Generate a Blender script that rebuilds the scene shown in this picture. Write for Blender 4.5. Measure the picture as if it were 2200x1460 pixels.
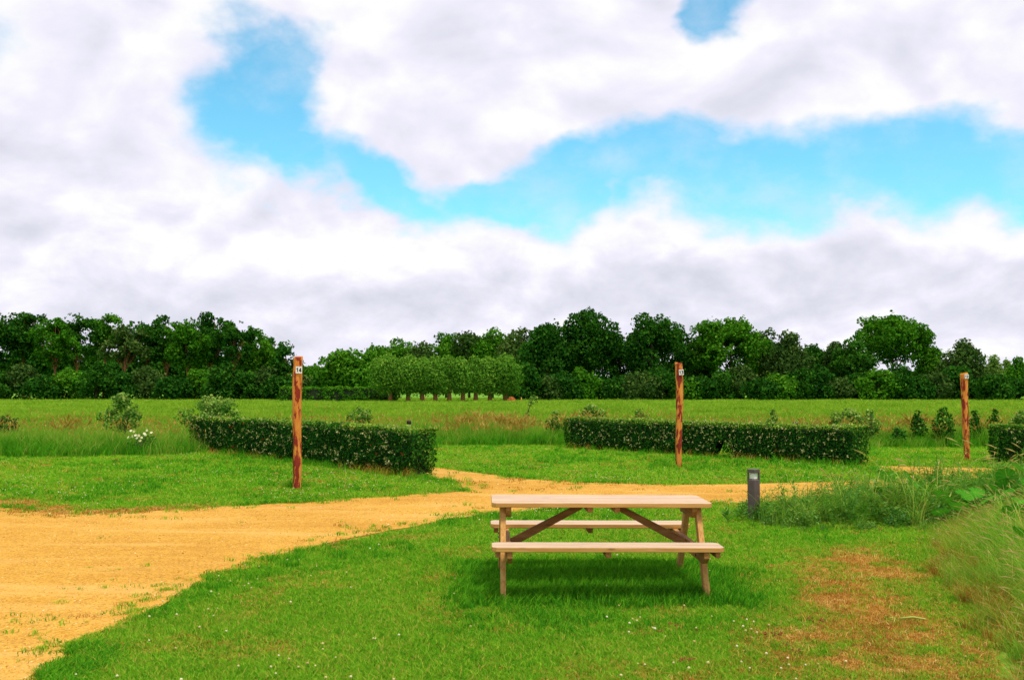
import bpy, bmesh, math, random
import numpy as np
from mathutils import Vector, Matrix, Euler

# ------------------------------------------------------------------ scene, camera
for o in list(bpy.data.objects):
    bpy.data.objects.remove(o, do_unlink=True)
scene = bpy.context.scene
COL = scene.collection
R = math.radians
CAM_H = 1.69
F_PX = 2140.0                       # focal length in pixels of the 2200 px wide photograph
PITCH = math.atan(100.0 / F_PX)     # horizon lies 100 px below the picture centre

cam_data = bpy.data.cameras.new('camera')
cam_data.sensor_width = 36.0
cam_data.lens = 36.0 * F_PX / 2200.0
cam_data.clip_start = 0.05
cam_data.clip_end = 6000.0
cam = bpy.data.objects.new('camera', cam_data)
cam.location = (0, 0, CAM_H)
cam.rotation_euler = (math.pi / 2 + PITCH, 0, 0)
COL.objects.link(cam)
scene.camera = cam

# ------------------------------------------------------------------ light, sky, exposure
SUN_ELEV, SUN_AZ = R(67), R(150)            # azimuth clockwise from +Y (the view direction)
sun_dir = Vector((math.sin(SUN_AZ) * math.cos(SUN_ELEV), math.cos(SUN_AZ) * math.cos(SUN_ELEV), math.sin(SUN_ELEV)))
sun_data = bpy.data.lights.new('sun', 'SUN')
sun_data.energy = 3.2
sun_data.angle = R(12)
sun_data.color = (1.0, 0.95, 0.86)
sun = bpy.data.objects.new('sun', sun_data)
sun.rotation_euler = sun_dir.to_track_quat('Z', 'Y').to_euler()
COL.objects.link(sun)

scene.view_settings.view_transform = 'Standard'
scene.view_settings.look = 'None'
scene.view_settings.gamma = 1.0
scene.view_settings.exposure = 0.0
scene.view_settings.use_curve_mapping = False
try:
    scene.cycles.max_bounces = 6
    scene.cycles.diffuse_bounces = 3
    scene.cycles.transmission_bounces = 3
    scene.cycles.transparent_max_bounces = 4
except Exception:
    pass


class NT:
    """small helper to write node trees"""
    def __init__(self, tree):
        self.t = tree
        self.n = tree.nodes
        self.l = tree.links

    def node(self, kind, **kw):
        nd = self.n.new(kind)
        for k, v in kw.items():
            setattr(nd, k, v)
        return nd

    def put(self, sock, v):
        if v is None:
            return
        if hasattr(v, 'is_output'):
            self.l.new(v, sock)
        else:
            sock.default_value = v

    def math(self, op, a, b=None, c=None, clamp=False):
        nd = self.node('ShaderNodeMath', operation=op, use_clamp=clamp)
        self.put(nd.inputs[0], a)
        if b is not None:
            self.put(nd.inputs[1], b)
        if c is not None:
            self.put(nd.inputs[2], c)
        return nd.outputs[0]

    def vmath(self, op, a, b=None, scale=None):
        nd = self.node('ShaderNodeVectorMath', operation=op)
        self.put(nd.inputs[0], a)
        if b is not None:
            self.put(nd.inputs[1], b)
        if scale is not None:
            self.put(nd.inputs[3], scale)
        return nd

    def noise(self, vec, scale, detail=4.0, rough=0.55, dist=0.0, out=0):
        nd = self.node('ShaderNodeTexNoise')
        if vec is not None:
            self.l.new(vec, nd.inputs['Vector'])
        nd.inputs['Scale'].default_value = scale
        nd.inputs['Detail'].default_value = detail
        nd.inputs['Roughness'].default_value = rough
        nd.inputs['Distortion'].default_value = dist
        return nd.outputs[out]

    def ramp(self, fac, stops, interp='LINEAR'):
        nd = self.node('ShaderNodeValToRGB')
        cr = nd.color_ramp
        cr.interpolation = interp
        while len(cr.elements) < len(stops):
            cr.elements.new(0.5)
        for e, (p, c) in zip(cr.elements, stops):
            e.position = p
            e.color = (*c, 1) if len(c) == 3 else c
        self.put(nd.inputs[0], fac)
        return nd.outputs[0]

    def mix(self, fac, a, b, mode='MIX'):
        nd = self.node('ShaderNodeMix', data_type='RGBA', blend_type=mode)
        self.put(nd.inputs[0], fac)
        self.put(nd.inputs[6], a if not isinstance(a, tuple) or len(a) == 4 else (*a, 1))
        self.put(nd.inputs[7], b if not isinstance(b, tuple) or len(b) == 4 else (*b, 1))
        return nd.outputs[2]

    def smooth(self, v, lo, hi):
        nd = self.node('ShaderNodeMapRange', interpolation_type='SMOOTHSTEP')
        self.put(nd.inputs[0], v)
        nd.inputs[1].default_value = lo
        nd.inputs[2].default_value = hi
        nd.inputs[3].default_value = 0.0
        nd.inputs[4].default_value = 1.0
        return nd.outputs[0]


def build_world():
    w = bpy.data.worlds.new('World')
    scene.world = w
    w.use_nodes = True
    nt = NT(w.node_tree)
    nt.n.clear()
    out = nt.node('ShaderNodeOutputWorld')
    tc = nt.node('ShaderNodeTexCoord')
    d = tc.outputs['Generated']
    sky = nt.node('ShaderNodeTexSky')
    sky.sky_type = 'NISHITA'
    sky.sun_disc = False
    sky.sun_elevation = SUN_ELEV
    sky.sun_rotation = SUN_AZ
    sky.air_density = 1.0
    sky.dust_density = 0.4
    sky.ozone_density = 2.5
    tint = nt.mix(1.0, sky.outputs[0], (0.76, 1.46, 1.36), 'MULTIPLY')
    bg_sky = nt.node('ShaderNodeBackground')
    nt.l.new(tint, bg_sky.inputs[0])
    bg_sky.inputs[1].default_value = 0.15
    # clouds: azimuth (degrees from +Y, clockwise) and elevation (degrees) of the view direction
    sep = nt.node('ShaderNodeSeparateXYZ')
    nt.l.new(d, sep.inputs[0])
    az = nt.math('MULTIPLY', nt.math('ARCTAN2', sep.outputs[0], sep.outputs[1]), 57.2958)
    el = nt.math('MULTIPLY', nt.math('ARCSINE', sep.outputs[2]), 57.2958)
    cmb = nt.node('ShaderNodeCombineXYZ')
    nt.l.new(az, cmb.inputs[0]); nt.l.new(el, cmb.inputs[1])
    # warp so that the cloud borders billow
    sv = nt.vmath('MULTIPLY', d, (1.0, 1.0, 1.45)).outputs[0]
    wn = nt.noise(sv, 6.5, 5.0, 0.55, 0.0, 1)
    wv = nt.vmath('SUBTRACT', wn, (0.5, 0.5, 0.5)).outputs[0]
    wv = nt.vmath('MULTIPLY', wv, (11.0, 8.0, 0.0)).outputs[0]
    p = nt.vmath('ADD', cmb.outputs[0], wv).outputs[0]
    # openings of blue between the clouds: (azimuth, elevation, half widths, tilt)
    gaps = [(-14.4, 17.4, 3.0, 2.9, 0), (-15.4, 14.9, 3.4, 3.0, -10), (-12.9, 12.6, 2.6, 1.8, -25),
            (-7.6, 10.8, 4.2, 1.7, -22), (-1.5, 10.6, 4.0, 1.6, 4), (3.8, 11.9, 5.0, 2.0, 12), (9.5, 12.2, 5.0, 2.1, 6),
            (15.0, 11.3, 6.0, 2.5, -3), (21.5, 11.0, 5.0, 2.1, -10), (27.0, 10.2, 4.5, 1.8, -10), (11.8, 21.6, 1.8, 1.9, 0),
            (-38, 16, 9, 3, 12), (-55, 27, 8, 5, 20), (40, 20, 9, 4, -15), (62, 14, 10, 3, 5),
            (0, 34, 14, 4, 10), (-28, 44, 11, 7, 0), (35, 46, 12, 7, 25), (100, 25, 14, 6, 0),
            (-100, 24, 14, 6, 0), (150, 30, 16, 7, 10), (-150, 32, 16, 7, -10), (180, 15, 14, 4, 0)]
    rmin = None
    for ca, ce, ra, re_, rot in gaps:
        mp = nt.node('ShaderNodeMapping', vector_type='TEXTURE')
        mp.inputs['Location'].default_value = (ca, ce, 0)
        mp.inputs['Rotation'].default_value = (0, 0, R(rot))
        mp.inputs['Scale'].default_value = (ra, re_, 1)
        nt.l.new(p, mp.inputs[0])
        ln = nt.vmath('LENGTH', mp.outputs[0]).outputs['Value']
        if rmin is None:
            rmin = ln
        else:
            rmin = nt.math('SMOOTH_MIN', rmin, ln, 0.25)
    fine = nt.noise(sv, 17.0, 6.0, 0.58)
    fld = nt.math('ADD', rmin, nt.math('MULTIPLY', nt.math('SUBTRACT', fine, 0.5), 0.8))
    alpha = nt.smooth(fld, 0.62, 1.42)
    # thin veil of cirrus inside the openings
    veil = nt.math('MULTIPLY', nt.smooth(nt.noise(sv, 9.0, 6.0, 0.6), 0.42, 0.8), 0.45)
    alpha = nt.math('MAXIMUM', alpha, veil)
    # relief of the clouds: bright billow tops, greyer undersides
    def dens(off):
        v = nt.vmath('ADD', sv, off).outputs[0]
        return nt.noise(v, 6.0, 6.0, 0.48, 0.35)
    n0 = dens((0, 0, 0))
    n1 = dens((0, 0, 0.055))
    relief = nt.math('SUBTRACT', n0, n1)
    low = nt.smooth(el, 16.0, 6.0)
    v2 = nt.vmath('MULTIPLY', sv, (1.0, 1.0, 1.15)).outputs[0]
    f0 = nt.noise(v2, 15.0, 5.0, 0.55, 0.3)
    f1 = nt.noise(nt.vmath('ADD', v2, (0, 0, 0.030)).outputs[0], 15.0, 5.0, 0.55, 0.3)
    relief = nt.math('ADD', relief, nt.math('MULTIPLY', nt.math('SUBTRACT', f0, f1), nt.math('MULTIPLY_ADD', low, 0.40, 0.10)))
    shade = nt.math('ADD', nt.math('MULTIPLY', relief, 1.9), 0.66)
    shade = nt.math('SUBTRACT', shade, nt.math('MULTIPLY', nt.smooth(el, 9.0, 2.0), 0.10))
    edge = nt.smooth(fld, 2.6, 0.9)
    shade = nt.math('ADD', shade, nt.math('MULTIPLY', edge, 0.16), clamp=True)
    ccol = nt.ramp(shade, [(0.20, (0.68, 0.69, 0.79)), (0.50, (0.80, 0.80, 0.91)), (0.68, (0.89, 0.87, 0.99)), (0.88, (1.0, 1.0, 1.0))])
    ccol = nt.mix(nt.math('MULTIPLY', nt.smooth(fld, 1.55, 1.0), 0.6), ccol, (0.82, 0.84, 0.99))
    bg_c = nt.node('ShaderNodeBackground')
    nt.l.new(ccol, bg_c.inputs[0])
    bg_c.inputs[1].default_value = 1.0
    mx = nt.node('ShaderNodeMixShader')
    nt.l.new(alpha, mx.inputs[0])
    nt.l.new(bg_sky.outputs[0], mx.inputs[1])
    nt.l.new(bg_c.outputs[0], mx.inputs[2])
    nt.l.new(mx.outputs[0], out.inputs[0])
    try:
        w.cycles.sampling_method = 'MANUAL'
        w.cycles.sample_map_resolution = 512
    except Exception:
        pass


build_world()

# ------------------------------------------------------------------ helpers
CP, SP = math.cos(PITCH), math.sin(PITCH)


def ray(px, py):
    """direction (per unit of depth along the optical axis) of a photograph pixel"""
    a, b = (px - 1100.0) / F_PX, (730.0 - py) / F_PX
    return np.array([a, CP - SP * b, SP + CP * b])


def G(px, py):
    """ground point seen at a pixel"""
    r = ray(px, py)
    t = -CAM_H / r[2]
    return (r[0] * t, r[1] * t)


def X_at(px, Y, py=830):
    r = ray(px, py)
    return r[0] / r[1] * Y


def Z_at(py, Y):
    r = ray(1100, py)
    return CAM_H + r[2] / r[1] * Y


def vnoise(x, y, scale, seed=0):
    """smooth value noise 0..1"""
    x = np.asarray(x, float) / scale + 1000.0
    y = np.asarray(y, float) / scale + 1000.0
    xi, yi = np.floor(x).astype(np.int64), np.floor(y).astype(np.int64)
    fx, fy = x - xi, y - yi
    fx, fy = fx * fx * (3 - 2 * fx), fy * fy * (3 - 2 * fy)

    def h(a, b):
        v = (a * 374761393 + b * 668265263 + seed * 1442695041) & 0x7fffffff
        v = ((v ^ (v >> 13)) * 1274126177) & 0x7fffffff
        return ((v ^ (v >> 16)) & 0xffff) / 65535.0
    return (h(xi, yi) * (1 - fx) + h(xi + 1, yi) * fx) * (1 - fy) + (h(xi, yi + 1) * (1 - fx) + h(xi + 1, yi + 1) * fx) * fy


def fbm(x, y, scale, seed=0, octs=4):
    s, a, t = 0, 1.0, 0
    for k in range(octs):
        s = s + a * vnoise(x, y, scale / (2 ** k), seed + k * 17)
        t += a
        a *= 0.55
    return s / t


def inside(poly, x, y):
    x, y = np.asarray(x, float), np.asarray(y, float)
    res = np.zeros(x.shape, bool)
    n = len(poly)
    for i in range(n):
        x0, y0 = poly[i]
        x1, y1 = poly[(i + 1) % n]
        if y0 == y1:
            continue
        c = ((y0 > y) != (y1 > y)) & (x < (x1 - x0) * (y - y0) / (y1 - y0) + x0)
        res ^= c
    return res


def seg_dist(poly, x, y, closed=True):
    x, y = np.asarray(x, float), np.asarray(y, float)
    best = np.full(x.shape, 1e9)
    n = len(poly)
    for i in range(n if closed else n - 1):
        x0, y0 = poly[i]
        x1, y1 = poly[(i + 1) % n]
        dx, dy = x1 - x0, y1 - y0
        L = dx * dx + dy * dy + 1e-12
        t = np.clip(((x - x0) * dx + (y - y0) * dy) / L, 0, 1)
        best = np.minimum(best, np.hypot(x - x0 - t * dx, y - y0 - t * dy))
    return best


def tag(o, label=None, cat=None, group=None, kind=None):
    if label:
        o['label'] = label
    if cat:
        o['category'] = cat
    if group:
        o['group'] = group
    if kind:
        o['kind'] = kind
    return o


def link(name, data, parent=None, loc=None):
    o = bpy.data.objects.new(name, data)
    COL.objects.link(o)
    if parent is not None:
        o.parent = parent
    if loc is not None:
        o.location = loc
    return o


def empty(name, loc, rz=0.0):
    o = link(name, None, None, loc)
    o.empty_display_size = 0.2
    o.rotation_euler = (0, 0, rz)
    return o


def np_mesh(name, V, faces, mat=None, tint=None, smooth=False):
    """V (n,3); faces: list of integer arrays (m,k); tint: per vertex float"""
    me = bpy.data.meshes.new(name)
    V = np.asarray(V, np.float32)
    me.vertices.add(len(V))
    me.vertices.foreach_set('co', V.ravel())
    faces = [np.asarray(f, np.int32) for f in faces if len(f)]
    nl = sum(f.size for f in faces)
    npoly = sum(len(f) for f in faces)
    me.loops.add(nl)
    me.polygons.add(npoly)
    me.loops.foreach_set('vertex_index', np.concatenate([f.ravel() for f in faces]))
    tot = np.concatenate([np.full(len(f), f.shape[1], np.int32) for f in faces])
    start = np.concatenate([[0], np.cumsum(tot)[:-1]]).astype(np.int32)
    me.polygons.foreach_set('loop_start', start)
    try:
        me.polygons.foreach_set('loop_total', tot)
    except Exception:
        pass
    if smooth:
        me.polygons.foreach_set('use_smooth', np.ones(npoly, bool))
    me.update(calc_edges=True)
    if tint is not None:
        at = me.attributes.new('tint', 'FLOAT', 'POINT')
        at.data.foreach_set('value', np.asarray(tint, np.float32))
    if mat is not None:
        me.materials.append(mat)
    return me


class MB:
    """collects shapes into one mesh"""
    def __init__(self):
        self.v, self.f = [], []

    def add(self, vs, fs):
        k = len(self.v)
        self.v += [tuple(p) for p in vs]
        self.f += [tuple(i + k for i in q) for q in fs]
        return self

    def box(self, c, s, rot=None):
        hx, hy, hz = s[0] / 2, s[1] / 2, s[2] / 2
        pts = [Vector((x, y, z)) for z in (-hz, hz) for x, y in ((-hx, -hy), (hx, -hy), (hx, hy), (-hx, hy))]
        if rot is not None:
            pts = [rot @ p for p in pts]
        pts = [p + Vector(c) for p in pts]
        return self.add(pts, [(3, 2, 1, 0), (4, 5, 6, 7), (0, 1, 5, 4), (1, 2, 6, 5), (2, 3, 7, 6), (3, 0, 4, 7)])

    def prism(self, pts2, z0, z1):
        n = len(pts2)
        vs = [(x, y, z0) for x, y in pts2] + [(x, y, z1) for x, y in pts2]
        fs = [tuple(range(n - 1, -1, -1)), tuple(range(n, 2 * n))]
        fs += [(i, (i + 1) % n, n + (i + 1) % n, n + i) for i in range(n)]
        return self.add(vs, fs)

    def tube(self, pts, rad, sides=6, cap=True):
        pts = [Vector(p) for p in pts]
        n = len(pts)
        vs, fs = [], []
        for i, p in enumerate(pts):
            a = pts[max(i - 1, 0)]
            b = pts[min(i + 1, n - 1)]
            t = (b - a).normalized() if (b - a).length > 1e-9 else Vector((0, 0, 1))
            u = t.cross(Vector((0.31, 0.95, 0.05)))
            if u.length < 1e-3:
                u = t.cross(Vector((1, 0, 0)))
            u.normalize()
            w = t.cross(u)
            r = rad[i] if isinstance(rad, (list, tuple)) else rad
            for k in range(sides):
                an = 2 * math.pi * k / sides
                vs.append(p + u * (r * math.cos(an)) + w * (r * math.sin(an)))
        for i in range(n - 1):
            for k in range(sides):
                k2 = (k + 1) % sides
                fs.append((i * sides + k, i * sides + k2, (i + 1) * sides + k2, (i + 1) * sides + k))
        if cap:
            fs.append(tuple(range(sides - 1, -1, -1)))
            fs.append(tuple((n - 1) * sides + k for k in range(sides)))
        return self.add(vs, fs)

    def mesh(self, name, mat, smooth=False, bevel=0.0):
        me = bpy.data.meshes.new(name)
        me.from_pydata(self.v, [], self.f)
        if bevel > 0:
            bm = bmesh.new(); bm.from_mesh(me)
            bmesh.ops.bevel(bm, geom=list(bm.edges), offset=bevel, segments=1, affect='EDGES', clamp_overlap=True)
            bm.to_mesh(me); bm.free()
        me.materials.append(mat)
        if smooth:
            for p in me.polygons:
                p.use_smooth = True
        me.update()
        return me

    def build(self, name, mat, parent=None, smooth=False, bevel=0.0, loc=None):
        return link(name, self.mesh(name, mat, smooth, bevel), parent, loc)


# ------------------------------------------------------------------ materials
def new_mat(name):
    m = bpy.data.materials.new(name)
    m.use_nodes = True
    nt = NT(m.node_tree)
    nt.n.clear()
    out = nt.node('ShaderNodeOutputMaterial')
    return m, nt, out


def pos(nt):
    return nt.node('ShaderNodeNewGeometry').outputs['Position']


def leaf_mat(name, stops, noise_scale=0.6, noise_amt=0.35, transl=0.3, gloss=0.0, rnd=0.15):
    """thin leaf or blade: colour from the per-leaf tint, a slow drift over the place and a per-plant difference"""
    m, nt, out = new_mat(name)
    at = nt.node('ShaderNodeAttribute', attribute_name='tint')
    ns = nt.noise(pos(nt), noise_scale, 3.0, 0.6)
    oi = nt.node('ShaderNodeObjectInfo')
    v = nt.math('ADD', at.outputs['Fac'], nt.math('MULTIPLY', nt.math('SUBTRACT', ns, 0.5), noise_amt * 2))
    v = nt.math('ADD', v, nt.math('MULTIPLY', nt.math('SUBTRACT', oi.outputs['Random'], 0.5), rnd * 2), clamp=True)
    col = nt.ramp(v, stops)
    df = nt.node('ShaderNodeBsdfDiffuse')
    nt.l.new(col, df.inputs[0])
    tr = nt.node('ShaderNodeBsdfTranslucent')
    nt.l.new(nt.mix(1.0, col, (1.1, 1.15, 0.7), 'MULTIPLY'), tr.inputs[0])
    mx = nt.node('ShaderNodeMixShader')
    mx.inputs[0].default_value = transl
    nt.l.new(df.outputs[0], mx.inputs[1]); nt.l.new(tr.outputs[0], mx.inputs[2])
    sh = mx.outputs[0]
    if gloss > 0:
        gl = nt.node('ShaderNodeBsdfGlossy')
        gl.inputs['Roughness'].default_value = 0.42
        gl.inputs[0].default_value = (1, 1, 1, 1)
        m2 = nt.node('ShaderNodeMixShader')
        m2.inputs[0].default_value = gloss
        nt.l.new(sh, m2.inputs[1]); nt.l.new(gl.outputs[0], m2.inputs[2])
        sh = m2.outputs[0]
    nt.l.new(sh, out.inputs[0])
    return m


def plain_mat(name, col, rough=0.7, var=0.2, scale=8.0, bump=0.0, spec=0.3, stretch=None):
    m, nt, out = new_mat(name)
    tc = nt.node('ShaderNodeTexCoord').outputs['Object']
    if stretch:
        tc = nt.vmath('MULTIPLY', tc, stretch).outputs[0]
    ns = nt.noise(tc, scale, 5.0, 0.6)
    dark = tuple(c * (1 - var) for c in col)
    lite = tuple(min(1, c * (1 + var)) for c in col)
    c = nt.ramp(ns, [(0.3, dark), (0.7, lite)])
    b = nt.node('ShaderNodeBsdfPrincipled')
    nt.l.new(c, b.inputs['Base Color'])
    b.inputs['Roughness'].default_value = rough
    b.inputs['Specular IOR Level'].default_value = spec
    if bump > 0:
        bp = nt.node('ShaderNodeBump')
        bp.inputs['Strength'].default_value = bump
        bp.inputs['Distance'].default_value = 0.01
        nt.l.new(ns, bp.inputs['Height'])
        nt.l.new(bp.outputs[0], b.inputs['Normal'])
    nt.l.new(b.outputs[0], out.inputs[0])
    return m


# leaf ramps
M = {}
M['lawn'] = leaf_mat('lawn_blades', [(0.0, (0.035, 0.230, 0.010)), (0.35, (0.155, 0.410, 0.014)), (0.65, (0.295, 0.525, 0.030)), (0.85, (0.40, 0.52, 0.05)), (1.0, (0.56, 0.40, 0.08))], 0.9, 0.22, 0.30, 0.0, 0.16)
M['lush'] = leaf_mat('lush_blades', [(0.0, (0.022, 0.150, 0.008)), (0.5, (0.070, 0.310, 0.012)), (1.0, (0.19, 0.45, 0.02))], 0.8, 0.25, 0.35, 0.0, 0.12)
M['straw'] = leaf_mat('dry_blades', [(0.0, (0.22, 0.09, 0.016)), (0.4, (0.46, 0.22, 0.035)), (0.75, (0.62, 0.36, 0.07)), (1.0, (0.78, 0.55, 0.18))], 1.2, 0.3, 0.25, 0.0, 0.2)
M['meadow'] = leaf_mat('meadow_blades', [(0.0, (0.06, 0.200, 0.014)), (0.5, (0.150, 0.360, 0.022)), (0.85, (0.28, 0.44, 0.04)), (1.0, (0.42, 0.42, 0.08))], 0.25, 0.35, 0.35, 0.0, 0.12)
M['field'] = leaf_mat('field_blades', [(0.0, (0.09, 0.21, 0.014)), (0.5, (0.215, 0.385, 0.024)), (1.0, (0.37, 0.50, 0.05))], 0.22, 0.55, 0.35, 0.0, 0.12)
M['seed'] = leaf_mat('red_seed_heads', [(0.0, (0.24, 0.13, 0.025)), (0.5, (0.44, 0.26, 0.05)), (1.0, (0.55, 0.40, 0.10))], 0.4, 0.3, 0.3, 0.0, 0.2)
M['tan'] = leaf_mat('tan_seed_heads', [(0.0, (0.34, 0.24, 0.06)), (0.5, (0.50, 0.38, 0.12)), (1.0, (0.64, 0.52, 0.22))], 0.8, 0.3, 0.3, 0.0, 0.2)
M['palegrass'] = leaf_mat('pale_grass', [(0.0, (0.08, 0.26, 0.020)), (0.5, (0.19, 0.42, 0.035)), (0.85, (0.36, 0.48, 0.07)), (1.0, (0.58, 0.42, 0.10))], 0.6, 0.3, 0.35, 0.0, 0.15)
M['weed'] = leaf_mat('weed_leaves', [(0.0, (0.035, 0.150, 0.010)), (0.5, (0.110, 0.290, 0.022)), (1.0, (0.28, 0.44, 0.05))], 1.5, 0.3, 0.3, 0.02, 0.2)
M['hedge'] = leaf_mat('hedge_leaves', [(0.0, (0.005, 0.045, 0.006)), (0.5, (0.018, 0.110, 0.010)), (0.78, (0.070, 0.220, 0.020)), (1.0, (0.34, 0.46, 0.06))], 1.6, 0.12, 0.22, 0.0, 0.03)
M['oak'] = leaf_mat('dark_crown_leaves', [(0.0, (0.008, 0.050, 0.006)), (0.5, (0.026, 0.110, 0.010)), (1.0, (0.075, 0.210, 0.016))], 0.25, 0.30, 0.25, 0.0, 0.10)
M['green'] = leaf_mat('fresh_crown_leaves', [(0.0, (0.020, 0.105, 0.006)), (0.5, (0.060, 0.205, 0.010)), (1.0, (0.140, 0.330, 0.022))], 0.25, 0.30, 0.28, 0.0, 0.08)
M['olive'] = leaf_mat('olive_crown_leaves', [(0.0, (0.020, 0.062, 0.012)), (0.5, (0.055, 0.120, 0.020)), (1.0, (0.130, 0.200, 0.040))], 0.25, 0.30, 0.25, 0.0, 0.10)
M['willow'] = leaf_mat('willow_leaves', [(0.0, (0.045, 0.160, 0.012)), (0.5, (0.125, 0.310, 0.026)), (1.0, (0.30, 0.48, 0.06))], 0.5, 0.25, 0.28, 0.0, 0.06)
M['pale'] = leaf_mat('pale_crown_leaves', [(0.0, (0.09, 0.20, 0.03)), (0.5, (0.18, 0.30, 0.05)), (1.0, (0.30, 0.42, 0.10))], 0.3, 0.25, 0.3, 0.0, 0.08)
M['shrub'] = leaf_mat('shrub_leaves', [(0.0, (0.025, 0.110, 0.014)), (0.5, (0.075, 0.210, 0.025)), (0.85, (0.20, 0.34, 0.05)), (1.0, (0.38, 0.48, 0.11))], 1.2, 0.2, 0.3, 0.0, 0.08)
M['butterbur'] = leaf_mat('large_leaf', [(0.0, (0.025, 0.160, 0.010)), (0.5, (0.060, 0.270, 0.016)), (1.0, (0.140, 0.400, 0.035))], 6.0, 0.35, 0.3, 0.0, 0.25)
M['bark'] = plain_mat('bark', (0.11, 0.075, 0.045), 0.9, 0.35, 6.0)
M['redbark'] = plain_mat('reddish_bark', (0.30, 0.12, 0.045), 0.9, 0.35, 6.0)
M['darkwood'] = plain_mat('hedge_wood', (0.016, 0.024, 0.008), 0.95, 0.35, 20.0)
M['blossom'] = leaf_mat('cream_blossom', [(0.0, (0.16, 0.20, 0.05)), (0.5, (0.34, 0.34, 0.11)), (1.0, (0.58, 0.54, 0.24))], 3.0, 0.2, 0.2, 0.0, 0.0)
M['redleaf'] = leaf_mat('red_leaves', [(0.0, (0.20, 0.012, 0.008)), (1.0, (0.55, 0.05, 0.02))], 3.0, 0.2, 0.2, 0.0, 0.0)
M['whitepetal'] = leaf_mat('white_petals', [(0.0, (0.50, 0.36, 0.12)), (0.5, (0.66, 0.56, 0.22)), (1.0, (0.80, 0.74, 0.46))], 8.0, 0.2, 0.15, 0.0, 0.25)
M['pebble'] = leaf_mat('pebbles', [(0.0, (0.36, 0.15, 0.022)), (0.4, (0.60, 0.31, 0.045)), (0.8, (0.70, 0.42, 0.10)), (1.0, (0.76, 0.60, 0.32))], 3.0, 0.12, 0.0, 0.0, 0.40)
M['clod'] = plain_mat('red_brown_clod', (0.27, 0.075, 0.022), 0.95, 0.5, 30.0, 0.5)


def gravel_mat():
    m, nt, out = new_mat('gravel')
    p = pos(nt)
    big = nt.noise(p, 0.5, 4.0, 0.6)
    mid = nt.noise(p, 5.0, 5.0, 0.65)
    fine = nt.noise(p, 95.0, 3.0, 0.7)
    vo = nt.node('ShaderNodeTexVoronoi')
    nt.l.new(p, vo.inputs['Vector'])
    vo.inputs['Scale'].default_value = 62.0
    c = nt.ramp(nt.math('ADD', nt.math('MULTIPLY', big, 0.5), nt.math('MULTIPLY', mid, 0.5)),
                [(0.33, (0.52, 0.245, 0.026)), (0.5, (0.62, 0.32, 0.040)), (0.68, (0.69, 0.385, 0.066))])
    st = nt.ramp(vo.outputs['Color'], [(0.0, (0.55, 0.50, 0.42)), (0.45, (0.95, 0.95, 0.95)), (0.85, (1.15, 1.15, 1.15)), (1.0, (1.2, 1.28, 1.5))])
    c = nt.mix(1.0, c, st, 'MULTIPLY')
    c = nt.mix(nt.math('MULTIPLY', nt.smooth(fine, 0.56, 0.72), 0.8), c, (0.30, 0.12, 0.02))
    wear = nt.noise(nt.vmath('MULTIPLY', p, (0.22, 1.0, 1.0)).outputs[0], 1.6, 4.0, 0.6, 0.6)
    c = nt.mix(nt.math('MULTIPLY', nt.smooth(wear, 0.50, 0.70), 0.5), c, (0.74, 0.44, 0.12))
    c = nt.mix(nt.math('MULTIPLY', nt.smooth(wear, 0.46, 0.30), 0.35), c, (0.46, 0.20, 0.025))
    b = nt.node('ShaderNodeBsdfPrincipled')
    nt.l.new(c, b.inputs['Base Color'])
    b.inputs['Roughness'].default_value = 0.9
    b.inputs['Specular IOR Level'].default_value = 0.15
    bp = nt.node('ShaderNodeBump')
    bp.inputs['Strength'].default_value = 0.6
    bp.inputs['Distance'].default_value = 0.012
    nt.l.new(nt.math('ADD', vo.outputs['Distance'], nt.math('MULTIPLY', mid, 0.8)), bp.inputs['Height'])
    nt.l.new(bp.outputs[0], b.inputs['Normal'])
    nt.l.new(b.outputs[0], out.inputs[0])
    return m


def ground_mat():
    m, nt, out = new_mat('ground_turf')
    p = pos(nt)
    at = nt.node('ShaderNodeAttribute', attribute_name='dry')
    n1 = nt.noise(p, 0.7, 5.0, 0.6)
    n2 = nt.noise(p, 14.0, 5.0, 0.7)
    g = nt.ramp(nt.math('ADD', nt.math('MULTIPLY', n1, 0.5), nt.math('MULTIPLY', n2, 0.5)),
                [(0.3, (0.06, 0.18, 0.010)), (0.5, (0.13, 0.31, 0.015)), (0.7, (0.25, 0.37, 0.03))])
    s = nt.ramp(n2, [(0.3, (0.20, 0.075, 0.016)), (0.55, (0.42, 0.19, 0.035)), (0.75, (0.52, 0.29, 0.06))])
    f = nt.smooth(nt.math('ADD', at.outputs['Fac'], nt.math('MULTIPLY', nt.math('SUBTRACT', n2, 0.5), 0.8)), 0.25, 0.75)
    c = nt.mix(f, g, s)
    b = nt.node('ShaderNodeBsdfPrincipled')
    nt.l.new(c, b.inputs['Base Color'])
    b.inputs['Roughness'].default_value = 0.95
    b.inputs['Specular IOR Level'].default_value = 0.1
    nt.l.new(b.outputs[0], out.inputs[0])
    return m


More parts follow.
